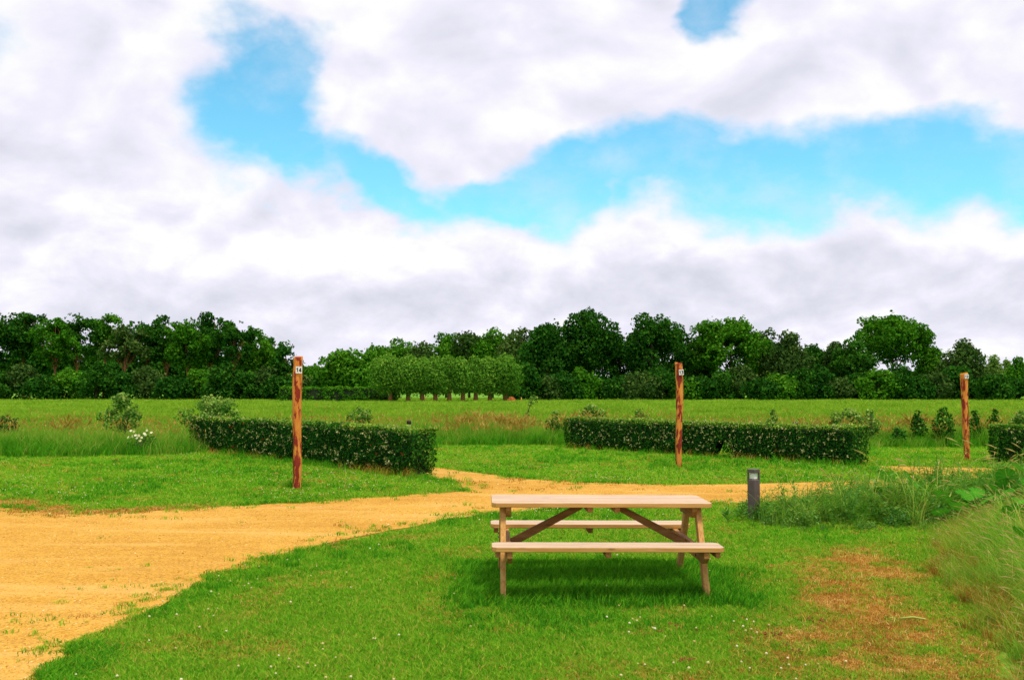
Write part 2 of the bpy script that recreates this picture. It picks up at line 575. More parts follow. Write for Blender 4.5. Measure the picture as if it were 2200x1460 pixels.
def wood_mat(name, base, dark, lite, along=(1.2, 26.0, 26.0), bleach=None):
    """planed softwood with grain along the local x axis, knots and weathering"""
    m, nt, out = new_mat(name)
    tc = nt.node('ShaderNodeTexCoord').outputs['Object']
    oi = nt.node('ShaderNodeObjectInfo')
    off = nt.node('ShaderNodeCombineXYZ')
    nt.l.new(nt.math('MULTIPLY', oi.outputs['Random'], 37.0), off.inputs[0])
    nt.l.new(nt.math('MULTIPLY', oi.outputs['Random'], 11.0), off.inputs[1])
    v = nt.vmath('ADD', tc, off.outputs[0]).outputs[0]
    g = nt.noise(nt.vmath('MULTIPLY', v, along).outputs[0], 2.4, 6.0, 0.65, 0.4)
    w = nt.noise(nt.vmath('MULTIPLY', v, (1.5, 6.0, 6.0)).outputs[0], 1.6, 4.0, 0.6)
    c = nt.ramp(g, [(0.28, dark), (0.5, base), (0.72, lite)])
    c = nt.mix(nt.math('MULTIPLY', nt.smooth(w, 0.45, 0.75), 0.35), c, dark)
    vo = nt.node('ShaderNodeTexVoronoi')
    nt.l.new(nt.vmath('MULTIPLY', v, (3.0, 9.0, 9.0)).outputs[0], vo.inputs['Vector'])
    vo.inputs['Scale'].default_value = 1.0
    c = nt.mix(nt.math('MULTIPLY', nt.smooth(vo.outputs['Distance'], 0.17, 0.06), 0.8), c, tuple(x * 0.45 for x in dark))
    if bleach is not None:        # rain and sun have bleached the upward faces
        nz = nt.node('ShaderNodeSeparateXYZ')
        nt.l.new(nt.node('ShaderNodeTexCoord').outputs['Normal'], nz.inputs[0])
        cb = nt.ramp(g, [(0.32, tuple(x * 0.62 for x in bleach)), (0.5, bleach), (0.72, tuple(min(0.9, x * 1.16) for x in bleach))])
        c = nt.mix(nt.math('MULTIPLY', nt.smooth(nz.outputs[2], 0.6, 0.95), 0.85), c, cb)
    b = nt.node('ShaderNodeBsdfPrincipled')
    nt.l.new(c, b.inputs['Base Color'])
    b.inputs['Roughness'].default_value = 0.75
    b.inputs['Specular IOR Level'].default_value = 0.25
    bp = nt.node('ShaderNodeBump')
    bp.inputs['Strength'].default_value = 0.25
    bp.inputs['Distance'].default_value = 0.003
    nt.l.new(g, bp.inputs['Height'])
    nt.l.new(bp.outputs[0], b.inputs['Normal'])
    nt.l.new(b.outputs[0], out.inputs[0])
    return m


def post_mat():
    """peeled trunk: orange sapwood with scraps of dark red bark"""
    m, nt, out = new_mat('peeled_trunk')
    tc = nt.node('ShaderNodeTexCoord').outputs['Object']
    oi = nt.node('ShaderNodeObjectInfo')
    off = nt.node('ShaderNodeCombineXYZ')
    nt.l.new(nt.math('MULTIPLY', oi.outputs['Random'], 23.0), off.inputs[2])
    v = nt.vmath('ADD', tc, off.outputs[0]).outputs[0]
    g = nt.noise(nt.vmath('MULTIPLY', v, (30.0, 30.0, 3.0)).outputs[0], 1.5, 5.0, 0.65)
    pt = nt.noise(nt.vmath('MULTIPLY', v, (11.0, 11.0, 3.4)).outputs[0], 1.0, 5.0, 0.62, 0.3)
    c = nt.ramp(g, [(0.25, (0.46, 0.14, 0.018)), (0.5, (0.64, 0.24, 0.035)), (0.75, (0.80, 0.40, 0.08))])
    bk = nt.ramp(g, [(0.3, (0.13, 0.014, 0.008)), (0.7, (0.34, 0.035, 0.014))])
    f = nt.smooth(pt, 0.495, 0.545)
    soft = nt.math('MULTIPLY', nt.smooth(pt, 0.42, 0.52), 0.40)
    c = nt.mix(soft, c, (0.56, 0.10, 0.016))
    c = nt.mix(f, c, bk)
    b = nt.node('ShaderNodeBsdfPrincipled')
    nt.l.new(c, b.inputs['Base Color'])
    b.inputs['Roughness'].default_value = 0.75
    b.inputs['Specular IOR Level'].default_value = 0.2
    bp = nt.node('ShaderNodeBump')
    bp.inputs['Strength'].default_value = 0.5
    bp.inputs['Distance'].default_value = 0.008
    nt.l.new(nt.math('ADD', g, f), bp.inputs['Height'])
    nt.l.new(bp.outputs[0], b.inputs['Normal'])
    nt.l.new(b.outputs[0], out.inputs[0])
    return m


M['gravel'] = gravel_mat()
M['ground'] = ground_mat()
M['plank'] = wood_mat('weathered_plank', (0.55, 0.28, 0.070), (0.40, 0.17, 0.035), (0.66, 0.38, 0.13), bleach=(0.60, 0.45, 0.32))
M['timber'] = wood_mat('pine_timber', (0.46, 0.26, 0.095), (0.30, 0.14, 0.045), (0.58, 0.36, 0.16))
M['post'] = post_mat()
M['bollard'] = plain_mat('dark_powder_coat', (0.110, 0.074, 0.066), 0.5, 0.15, 12.0, 0.0, 0.4)
M['browncap'] = plain_mat('brown_cap', (0.055, 0.022, 0.014), 0.6, 0.2, 12.0)
M['frosted'] = plain_mat('frosted_lamp', (0.86, 0.83, 0.70), 0.4, 0.05, 8.0)
M['platewhite'] = plain_mat('white_plate', (0.80, 0.79, 0.76), 0.4, 0.03, 6.0)
M['ink'] = plain_mat('black_ink', (0.012, 0.010, 0.012), 0.5, 0.1, 6.0)
M['iron'] = plain_mat('bolt_iron', (0.06, 0.05, 0.045), 0.5, 0.2, 20.0)
M['heap'] = plain_mat('rust_heap', (0.34, 0.085, 0.02), 0.95, 0.4, 6.0, 0.4)
M['stickgreen'] = plain_mat('yellow_green_stem', (0.40, 0.46, 0.08), 0.8, 0.3, 10.0)

# ------------------------------------------------------------------ the lie of the land
road_px_low = [(-420, 2100), (-60, 1600), (95, 1460), (180, 1400), (262, 1347), (400, 1272), (500, 1230), (620, 1190),
               (720, 1164), (850, 1138), (970, 1115), (1060, 1103), (1200, 1094), (1400, 1088), (1530, 1084), (1640, 1079),
               (1800, 1070), (1900, 1062), (2050, 1050), (2250, 1036), (2700, 1012)]
road_px_up = [(2700, 990), (2300, 1001), (2130, 1006), (2000, 1003), (1885, 1001), (1905, 1011), (1945, 1022), (1900, 1030),
              (1800, 1034), (1700, 1037), (1530, 1041), (1400, 1041), (1250, 1037), (1150, 1031), (1060, 1021), (980, 1010),
              (925, 1002), (905, 1014), (915, 1023), (965, 1036), (1003, 1049), (1008, 1056), (900, 1061), (700, 1076),
              (560, 1084), (400, 1094), (270, 1101), (130, 1106), (60, 1098), (0, 1088), (-300, 1066), (-900, 1060), (-1700, 1090), (-2200, 1400), (-2200, 2100)]
ROAD0 = [G(*q) for q in road_px_low + road_px_up]
rng = np.random.default_rng(7)


def refine(poly, step=0.12, amp=0.05, seed=3):
    out_ = []
    n = len(poly)
    for i in range(n):
        a, b = np.array(poly[i]), np.array(poly[(i + 1) % n])
        L = np.linalg.norm(b - a)
        k = max(1, int(L / step))
        for j in range(k):
            q = a + (b - a) * j / k
            nx = vnoise(q[0], q[1], 0.45, seed) + 0.6 * vnoise(q[0], q[1], 0.15, seed + 5) - 0.8
            ny = vnoise(q[0], q[1], 0.45, seed + 9) + 0.6 * vnoise(q[0], q[1], 0.15, seed + 12) - 0.8
            out_.append((q[0] + nx * amp * 2, q[1] + ny * amp * 2))
    return out_


def road_mask(x, y, amp=0.10):
    dx = (fbm(x, y, 0.6, 31, 3) - 0.5) * 2 * amp * 2
    dy = (fbm(x, y, 0.6, 47, 3) - 0.5) * 2 * amp * 2
    return inside(ROAD0, x + dx, y + dy)


DRY_PX = [(1740, 1200), (1880, 1185), (1990, 1240), (2060, 1310), (2120, 1400), (2150, 1500), (2200, 1700), (1560, 1700), (1520, 1460), (1600, 1390), (1690, 1320), (1720, 1260)]
DRY = [G(*q) for q in DRY_PX]
FRINGE = [G(*q) for q in [(-300, 1050), (0, 1078), (140, 1100), (270, 1096), (420, 1090), (400, 1098), (120, 1114), (-300, 1090)]]
SPUR = [G(*q) for q in [(960, 1035), (1000, 1048), (1020, 1058), (1400, 1052), (1450, 1041), (1250, 1035), (1120, 1027)]]


def dry_field(x, y):
    """0 lush .. 1 bare and dry"""
    x, y = np.asarray(x, float), np.asarray(y, float)
    d1 = seg_dist(DRY, x, y)
    v = np.where(inside(DRY, x, y), np.clip(0.42 + d1 * 0.55, 0, 0.85), np.clip(0.42 - d1 * 0.9, 0, 1))
    v = v * np.clip(fbm(x, y, 0.9, 77, 4) * 2.3 - 0.12, 0, 1.25)
    d2 = seg_dist(FRINGE, x, y)
    v2 = np.where(inside(FRINGE, x, y), 0.95, np.clip(0.85 - d2 * 1.3, 0, 1)) * np.clip(fbm(x, y, 0.7, 99, 3) * 2 - 0.1, 0, 1.2)
    return np.clip(np.maximum(v, v2), 0, 1)


def meadow_edge(x):
    return np.interp(x, [-40, -13, -8.2, -7.0, -3.0, -2, 2, 11, 40], [22.5, 23.4, 24.6, 27.5, 28.2, 28.6, 28.4, 27.4, 26.5])


def make_ground():
    xs = np.unique(np.concatenate([-np.geomspace(14, 2600, 22), np.arange(-14, 14.01, 0.2), np.geomspace(14, 2600, 22)]))
    ys = np.unique(np.concatenate([[-2600, -800, -200, -60, -20, -6], np.arange(0, 20.01, 0.2), np.geomspace(20, 4500, 34)]))
    X, Y = np.meshgrid(xs, ys)
    V = np.stack([X.ravel(), Y.ravel(), np.zeros(X.size)], 1)
    nx, ny = len(xs), len(ys)
    i = np.arange(nx - 1)[None, :] + nx * np.arange(ny - 1)[:, None]
    Fq = np.stack([i, i + 1, i + 1 + nx, i + nx], -1).reshape(-1, 4)
    me = np_mesh('ground', V, [Fq], M['ground'])
    at = me.attributes.new('dry', 'FLOAT', 'POINT')
    dv = dry_field(V[:, 0], V[:, 1])
    rd = seg_dist(ROAD0, V[:, 0], V[:, 1])
    dv = np.maximum(dv, np.clip(0.75 - rd * 2.4, 0, 1) * (V[:, 1] < 40))
    at.data.foreach_set('value', dv.astype(np.float32))
    return tag(link('ground', me), kind='structure')


make_ground()


def make_road():
    poly = refine(ROAD0)
    bm = bmesh.new()
    vs = [bm.verts.new((x, y, 0.008)) for x, y in poly]
    es = [bm.edges.new((vs[i], vs[(i + 1) % len(vs)])) for i in range(len(vs))]
    bmesh.ops.triangle_fill(bm, use_beauty=True, use_dissolve=False, edges=es, normal=(0, 0, 1))
    for f in bm.faces:
        if f.normal.z < 0:
            f.normal_flip()
    me = bpy.data.meshes.new('gravel_road')
    bm.to_mesh(me); bm.free()
    me.materials.append(M['gravel'])
    return tag(link('gravel_road', me), kind='structure')


make_road()

# ------------------------------------------------------------------ scattering (grass and the like)
def tuft_mesh(name, n, h, spread, width, bend, seed, mat, lean=0.35, tint=(0.5, 0.22), flop=0.0):
    """a bunch of bent, tapering blades"""
    r = np.random.default_rng(seed)
    a = r.uniform(0, 2 * np.pi, n)
    rad = spread * np.sqrt(r.uniform(0, 1, n))
    base = np.stack([rad * np.cos(a), rad * np.sin(a), np.zeros(n)], 1)
    az = r.uniform(0, 2 * np.pi, n)
    dirv = np.stack([np.cos(az), np.sin(az), np.zeros(n)], 1)
    hh = h * r.uniform(0.55, 1.15, n)
    ln = hh * (lean * r.uniform(0.2, 1.3, n))
    bd = hh * bend * r.uniform(0.3, 1.4, n)
    w = width * r.uniform(0.7, 1.3, n)
    fa = r.uniform(0, 2 * np.pi, n)
    side = np.stack([np.cos(fa), np.sin(fa), np.zeros(n)], 1)
    up = np.array([0, 0, 1.0])
    p0 = base - up * 0.01
    p1 = base + dirv * (ln * 0.45)[:, None] + up * (hh * 0.55)[:, None]
    p2 = base + dirv * (ln + bd)[:, None] + up * (hh * (1 - flop * r.uniform(0, 1, n)))[:, None]
    V = np.stack([p0 - side * w[:, None] / 2, p0 + side * w[:, None] / 2, p1 + side * w[:, None] * 0.42, p1 - side * w[:, None] * 0.42, p2], 1).reshape(-1, 3)
    k = np.arange(n) * 5
    q = np.stack([k, k + 1, k + 2, k + 3], 1)
    t = np.stack([k + 3, k + 2, k + 4], 1)
    tn = np.repeat(np.clip(r.normal(tint[0], tint[1], n), 0, 1), 5)
    return np_mesh(name, V, [q, t], mat, tn)


def merge_meshes(name, parts, mats):
    """join (V, faces, tint, material index) tuples"""
    bmv, q4, q3, tn, mi4, mi3 = [], [], [], [], [], []
    k = 0
    for V, fs, t, mi in parts:
        V = np.asarray(V, float)
        bmv.append(V)
        tn.append(np.broadcast_to(np.asarray(t, float), (len(V),)))
        for f in fs:
            f = np.asarray(f, np.int32)
            if f.shape[1] == 4:
                q4.append(f + k); mi4.append(np.full(len(f), mi))
            else:
                q3.append(f + k); mi3.append(np.full(len(f), mi))
        k += len(V)
    faces = []
    idx = []
    if q4:
        faces.append(np.concatenate(q4)); idx.append(np.concatenate(mi4))
    if q3:
        faces.append(np.concatenate(q3)); idx.append(np.concatenate(mi3))
    me = np_mesh(name, np.concatenate(bmv), faces, None, np.concatenate(tn))
    for m in mats:
        me.materials.append(m)
    me.polygons.foreach_set('material_index', np.concatenate(idx).astype(np.int32))
    return me


def gn_tree(name, coll):
    ng = bpy.data.node_groups.new(name, 'GeometryNodeTree')
    ng.interface.new_socket('Geometry', in_out='INPUT', socket_type='NodeSocketGeometry')
    ng.interface.new_socket('Geometry', in_out='OUTPUT', socket_type='NodeSocketGeometry')
    n = ng.nodes
    gi, go = n.new('NodeGroupInput'), n.new('NodeGroupOutput')
    ci = n.new('GeometryNodeCollectionInfo')
    ci.inputs['Collection'].default_value = coll
    ci.inputs['Separate Children'].default_value = True
    ci.inputs['Reset Children'].default_value = True
    iop = n.new('GeometryNodeInstanceOnPoints')
    iop.inputs['Pick Instance'].default_value = True

    def attr(nm, ty):
        a = n.new('GeometryNodeInputNamedAttribute')
        a.data_type = ty
        a.inputs['Name'].default_value = nm
        return a.outputs[0]
    L = ng.links
    L.new(gi.outputs[0], iop.inputs['Points'])
    L.new(ci.outputs[0], iop.inputs['Instance'])
    L.new(attr('idx', 'INT'), iop.inputs['Instance Index'])
    rot = attr('rot', 'FLOAT_VECTOR')
    e2r = n.new('FunctionNodeEulerToRotation')
    L.new(rot, e2r.inputs[0])
    L.new(e2r.outputs[0], iop.inputs['Rotation'])
    L.new(attr('scl', 'FLOAT_VECTOR'), iop.inputs['Scale'])
    L.new(iop.outputs[0], go.inputs[0])
    return ng


def scatter(name, P, meshes, idx, scale, seed=0, tilt=0.12, label=None, cat=None, rotz=None):
    """one 'stuff' object: points that carry instances of a few small meshes"""
    P = np.asarray(P, np.float32)
    r = np.random.default_rng(seed + 1000)
    coll = bpy.data.collections.new(name + '_kinds')
    for k, me in enumerate(meshes):
        coll.objects.link(bpy.data.objects.new('%s_kind_%02d' % (name, k), me))
    me = bpy.data.meshes.new(name)
    me.vertices.add(len(P))
    me.vertices.foreach_set('co', P.ravel())
    a = me.attributes.new('idx', 'INT', 'POINT')
    a.data.foreach_set('value', np.asarray(idx, np.int32))
    rot = np.stack([r.normal(0, tilt, len(P)), r.normal(0, tilt, len(P)), r.uniform(0, 6.283, len(P)) if rotz is None else rotz], 1).astype(np.float32)
    a = me.attributes.new('rot', 'FLOAT_VECTOR', 'POINT')
    a.data.foreach_set('vector', rot.ravel())
    sc = np.asarray(scale, np.float32)
    if sc.ndim == 1:
        sc = np.repeat(sc[:, None], 3, 1)
    a = me.attributes.new('scl', 'FLOAT_VECTOR', 'POINT')
    a.data.foreach_set('vector', np.ascontiguousarray(sc).ravel())
    me.update()
    o = link(name, me)
    md = o.modifiers.new('scatter', 'NODES')
    md.node_group = gn_tree(name + '_nodes', coll)
    tag(o, label, cat, kind='stuff')
    return o


def sample_depth(n, y0, y1, power, margin=2.5, half=0.56, seed=0):
    """random ground points; density falls with distance"""
    r = np.random.default_rng(seed)
    u = r.uniform(0, 1, n)
    if abs(power - 1) < 1e-6:
        y = y0 * (y1 / y0) ** u
    else:
        e = 1 - power
        y = (y0 ** e + u * (y1 ** e - y0 ** e)) ** (1 / e)
    x = r.uniform(-1, 1, n) * (half * y + margin)
    return x, y


# table footprint: long unmown grass, with the table's shadow deepened in its colour
TABLE_C = (0.720, 8.50)


def table_shadow_grass(x, y):
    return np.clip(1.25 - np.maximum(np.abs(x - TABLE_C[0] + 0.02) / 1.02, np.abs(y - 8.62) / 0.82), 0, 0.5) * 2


BANK = [G(*q) for q in [(1540, 1112), (1600, 1128), (1660, 1140), (1760, 1142), (1900, 1140), (2010, 1142), (2100, 1120), (2300, 1110), (2600, 1075), (2600, 1035), (2250, 1046), (2060, 1056), (1900, 1066), (1760, 1080), (1650, 1095), (1560, 1100)]]
TALL = [G(*q) for q in [(2050, 1132), (2015, 1165), (2010, 1205), (2045, 1262), (2098, 1325), (2130, 1400), (2150, 1480), (2210, 1700), (2900, 1700), (2900, 1120), (2300, 1100), (2100, 1112)]]


def make_lawn():
    kinds = [tuft_mesh('t0', 26, 0.027, 0.060, 0.0044, 0.45, 1, M['lawn'], tint=(0.48, 0.27)),
             tuft_mesh('t1', 26, 0.023, 0.065, 0.0046, 0.6, 2, M['lawn'], tint=(0.42, 0.27)),
             tuft_mesh('t2', 24, 0.032, 0.055, 0.0042, 0.5, 3, M['lawn'], tint=(0.60, 0.27)),
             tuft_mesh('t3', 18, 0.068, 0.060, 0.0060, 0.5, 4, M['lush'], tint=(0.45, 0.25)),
             tuft_mesh('t4', 14, 0.026, 0.060, 0.0046, 1.4, 5, M['straw'], flop=0.6, tint=(0.45, 0.3)),
             tuft_mesh('t5', 24, 0.027, 0.060, 0.0048, 0.6, 6, M['lush'], tint=(0.75, 0.25))]
    x, y = sample_depth(185000, 4.6, 31.0, 1.55, 2.0, 0.57, 11)
    keep = ~road_mask(x, y, 0.15) & (y < meadow_edge(x) + 0.6)
    keep &= ~inside(TALL, x, y)
    x, y = x[keep], y[keep]
    r = np.random.default_rng(5)
    dry = dry_field(x, y)
    u = r.uniform(0, 1, len(x))
    keep = u > dry * 0.45
    x, y, dry = x[keep], y[keep], dry[keep]
    u = r.uniform(0, 1, len(x))
    idx = r.integers(0, 3, len(x))
    patch = fbm(x, y, 1.3, 21, 4)
    idx = np.where((patch > 0.50) & (u < 0.35), 5, idx)
    idx = np.where((patch > 0.60) & (u < 0.10), 3, idx)
    brown = fbm(x, y, 0.5, 61, 3)
    idx = np.where(u < np.clip(dry * 1.15 - 0.05, 0, 0.85), 4, idx)
    idx = np.where((brown > 0.60) & (u > 0.60), 4, idx)
    idx = np.where(r.uniform(0, 1, len(x)) < 0.07, 4, idx)
    ut = table_shadow_grass(x, y)
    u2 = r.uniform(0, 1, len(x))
    idx = np.where(u2 < ut * 0.95, 3, idx)  # unmown tufts, whose darker green also deepens the shadow below the table
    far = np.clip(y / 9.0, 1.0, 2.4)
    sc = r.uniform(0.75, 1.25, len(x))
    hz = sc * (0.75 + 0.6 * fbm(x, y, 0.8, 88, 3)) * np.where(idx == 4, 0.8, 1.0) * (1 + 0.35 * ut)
    edge = np.clip(1 - seg_dist(ROAD0, x, y) / 0.28, 0, 1) * (x < 2.0)
    hz *= 1 + 0.5 * edge * (fbm(x, y, 0.7, 13, 2) > 0.45)
    hz *= far ** 0.35
    em = (edge > 0.05) & (r.uniform(0, 1, len(x)) < 0.45) & (fbm(x, y, 0.7, 13, 2) > 0.48)
    idx = np.where(em, 3, idx)
    hz = np.where(em, hz * 0.5, hz)
    S = np.stack([sc * far, sc * far, hz], 1)
    P = np.stack([x, y, np.zeros(len(x))], 1)
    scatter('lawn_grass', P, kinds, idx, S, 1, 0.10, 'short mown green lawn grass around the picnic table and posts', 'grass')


make_lawn()


def make_road_bits():
    # pebbles
    r = np.random.default_rng(8)
    kinds = []
    for k in range(4):
        bm = bmesh.new()
        bmesh.ops.create_icosphere(bm, subdivisions=1, radius=1.0)
        rr = random.Random(k)
        for v in bm.verts:
            v.co *= rr.uniform(0.75, 1.15)
            v.co.z *= 0.62
        me = bpy.data.meshes.new('pebble_%d' % k)
        bm.to_mesh(me); bm.free()
        at = me.attributes.new('tint', 'FLOAT', 'POINT')
        at.data.foreach_set('value', np.full(len(me.vertices), [0.35, 0.5, 0.6, 0.8][k], np.float32))
        me.materials.append(M['pebble'])
        kinds.append(me)
    x, y = sample_depth(60000, 4.6, 19.0, 2.0, 2.0, 0.57, 12)
    k = road_mask(x, y, 0.04)
    x, y = x[k], y[k]
    s = np.exp(r.normal(-5.45, 0.32, len(x))) * np.clip(y / 9, 1, 1.6)
    P = np.stack([x, y, 0.008 + s * 0.15], 1)
    scatter('gravel', P, kinds, r.integers(0, 4, len(x)), s, 3, 0.3, 'loose yellow gravel strewn over the curving track', 'gravel')
    # small tufts growing in the gravel near its edges
    kinds = [tuft_mesh('g0', 16, 0.035, 0.05, 0.0055, 0.9, 41, M['lawn'], tint=(0.45, 0.2)),
             tuft_mesh('g1', 14, 0.030, 0.07, 0.006, 1.0, 42, M['lush'], tint=(0.5, 0.2)),
             tuft_mesh('g2', 14, 0.03, 0.06, 0.006, 1.3, 43, M['straw'], flop=0.5)]
    x, y = sample_depth(42000, 4.8, 22.0, 1.3, 1.5, 0.57, 14)
    ins = road_mask(x, y, 0.02)
    d = seg_dist(ROAD0, x, y)
    spur = inside(SPUR, x, y)
    right = (x > 6.2) & (y > 14.5)
    u = r.uniform(0, 1, len(x))
    pr = np.clip(0.9 - d * 2.0, 0, 1) * np.clip((fbm(x, y, 0.30, 15, 3) - 0.44) * 8, 0, 1) + 0.004 + 0.035 * (d < 1.1) * (x < 1) * (fbm(x, y, 0.8, 29, 2) > 0.45) + spur * 0.35 * (fbm(x, y, 0.6, 19, 3) > 0.45) + right * 0.3 * (fbm(x, y, 1.0, 23, 3) > 0.47)
    fr = inside(FRINGE, x, y)
    pr = pr + fr * 0.5
    k = ins & (u < pr)
    x, y, d, spur, fr = x[k], y[k], d[k], spur[k], fr[k]
    idx = np.where(r.uniform(0, 1, len(x)) < np.where(spur | fr, 0.7, 0.15), 2, r.integers(0, 2, len(x)))
    s = r.uniform(0.4, 1.25, len(x)) * np.clip(y / 9, 1, 1.8)
    S = np.stack([s, s, s * 0.85], 1)
    scatter('weedy_tufts', np.stack([x, y, np.full(len(x), 0.008)], 1), kinds, idx, S, 4, 0.1, 'small tufts of grass sprouting in the gravel track', 'grass')


make_road_bits()


def make_clover():
    r = np.random.default_rng(9)
    kinds = []
    for k in range(3):
        bm = bmesh.new()
        bmesh.ops.create_icosphere(bm, subdivisions=1, radius=0.0085)
        for v in bm.verts:
            v.co.z = v.co.z * 0.85 + 0.045 + 0.012 * k
        bmesh.ops.create_cone(bm, cap_ends=False, segments=4, radius1=0.0016, radius2=0.0014, depth=0.045 + 0.012 * k, matrix=Matrix.Translation((0, 0, (0.045 + 0.012 * k) / 2)))
        me = bpy.data.meshes.new('clover_%d' % k)
        bm.to_mesh(me); bm.free()
        at = me.attributes.new('tint', 'FLOAT', 'POINT')
        at.data.foreach_set('value', np.full(len(me.vertices), [0.3, 0.6, 0.85][k], np.float32))
        me.materials.append(M['whitepetal'])
        me.materials.append(M['lush'])
        for p in me.polygons:
            p.material_index = 1 if len(p.vertices) == 4 else 0
        kinds.append(me)
    x, y = sample_depth(26000, 4.8, 29.0, 1.15, 2.0, 0.57, 16)
    dn = np.clip((fbm(x, y, 1.6, 55, 4) - 0.50) * 4.2, 0.012, 0.8)
    strip = (seg_dist(ROAD0, x, y) < 1.6) & (y > 13) & (x < 6)
    strip2 = (y > 17) & (y < 26)
    dn = dn + 0.8 * table_shadow_grass(x, y)
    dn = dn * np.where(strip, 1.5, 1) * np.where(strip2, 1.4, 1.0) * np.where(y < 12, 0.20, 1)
    k = ~road_mask(x, y, 0.12) & (y < meadow_edge(x)) & (r.uniform(0, 1, len(x)) < dn * 0.55) & ~inside(TALL, x, y) & (dry_field(x, y) < 0.4)
    x, y = x[k], y[k]
    s = r.uniform(0.7, 1.2, len(x))
    scatter('white_clover', np.stack([x, y, np.zeros(len(x))], 1), kinds, r.integers(0, 3, len(x)), s, 6, 0.2, 'scattered white clover flower heads in the lawn', 'clover')


make_clover()


def seed_grass_mesh(name, n, h, spread, seed, bladew=0.006, heads=6, headmat=1, mats=None, arch=0.5, headlen=0.12, headw=0.012, wind=None):
    """tall grass bunch with arching stalks that carry seed heads"""
    r = np.random.default_rng(seed)
    parts = []
    tm = tuft_mesh('tmp', n, h * 0.8, spread, bladew, arch, seed + 1, None, lean=0.4)
    V = np.empty(len(tm.vertices) * 3); tm.vertices.foreach_get('co', V)
    tn = np.empty(len(tm.vertices)); tm.attributes['tint'].data.foreach_get('value', tn)
    k = np.arange(n) * 5
    parts.append((V.reshape(-1, 3), [np.stack([k, k + 1, k + 2, k + 3], 1), np.stack([k + 3, k + 2, k + 4], 1)], tn, 0))
    bpy.data.meshes.remove(tm)
    for i in range(heads):
        a = r.uniform(0, 6.283) if wind is None else wind + r.normal(0, 0.5)
        b = np.array([r.normal(0, spread * 0.5), r.normal(0, spread * 0.5), 0])
        dv = np.array([math.cos(a), math.sin(a), 0])
        hh = h * r.uniform(0.85, 1.25)
        ar = hh * arch * r.uniform(0.4, 1.1)
        ts = np.linspace(0, 1, 5)
        C = np.array([b + dv * ar * t * t + np.array([0, 0, hh * (t - 0.12 * t ** 3 * arch * 2)]) for t in ts])
        sd = np.array([-dv[1], dv[0], 0])
        w = 0.0022
        V = np.concatenate([C - sd * w, C + sd * w])
        q = np.array([[j, j + 5, j + 6, j + 1] for j in range(4)])
        parts.append((V, [q], r.uniform(0.5, 1.0), 0))
        # seed head: crossed lens shapes continuing the stalk
        tdir = C[-1] - C[-2]; tdir /= np.linalg.norm(tdir)
        tdir = tdir + dv * 0.5 - np.array([0, 0, 0.35]) * arch; tdir /= np.linalg.norm(tdir)
        tip = C[-1] + tdir * headlen * r.uniform(0.7, 1.3)
        m = C[-1] * 0.5 + tip * 0.5 + np.array([0, 0, 0.006])
        hw = headw * r.uniform(0.7, 1.3)
        up = np.cross(tdir, sd)
        for ax in (sd, up):
            V = np.array([C[-1], m + ax * hw, tip, m - ax * hw])
            parts.append((V, [np.array([[0, 1, 2, 3]])], r.uniform(0.3, 1.0), headmat))
    return merge_meshes(name, parts, mats)


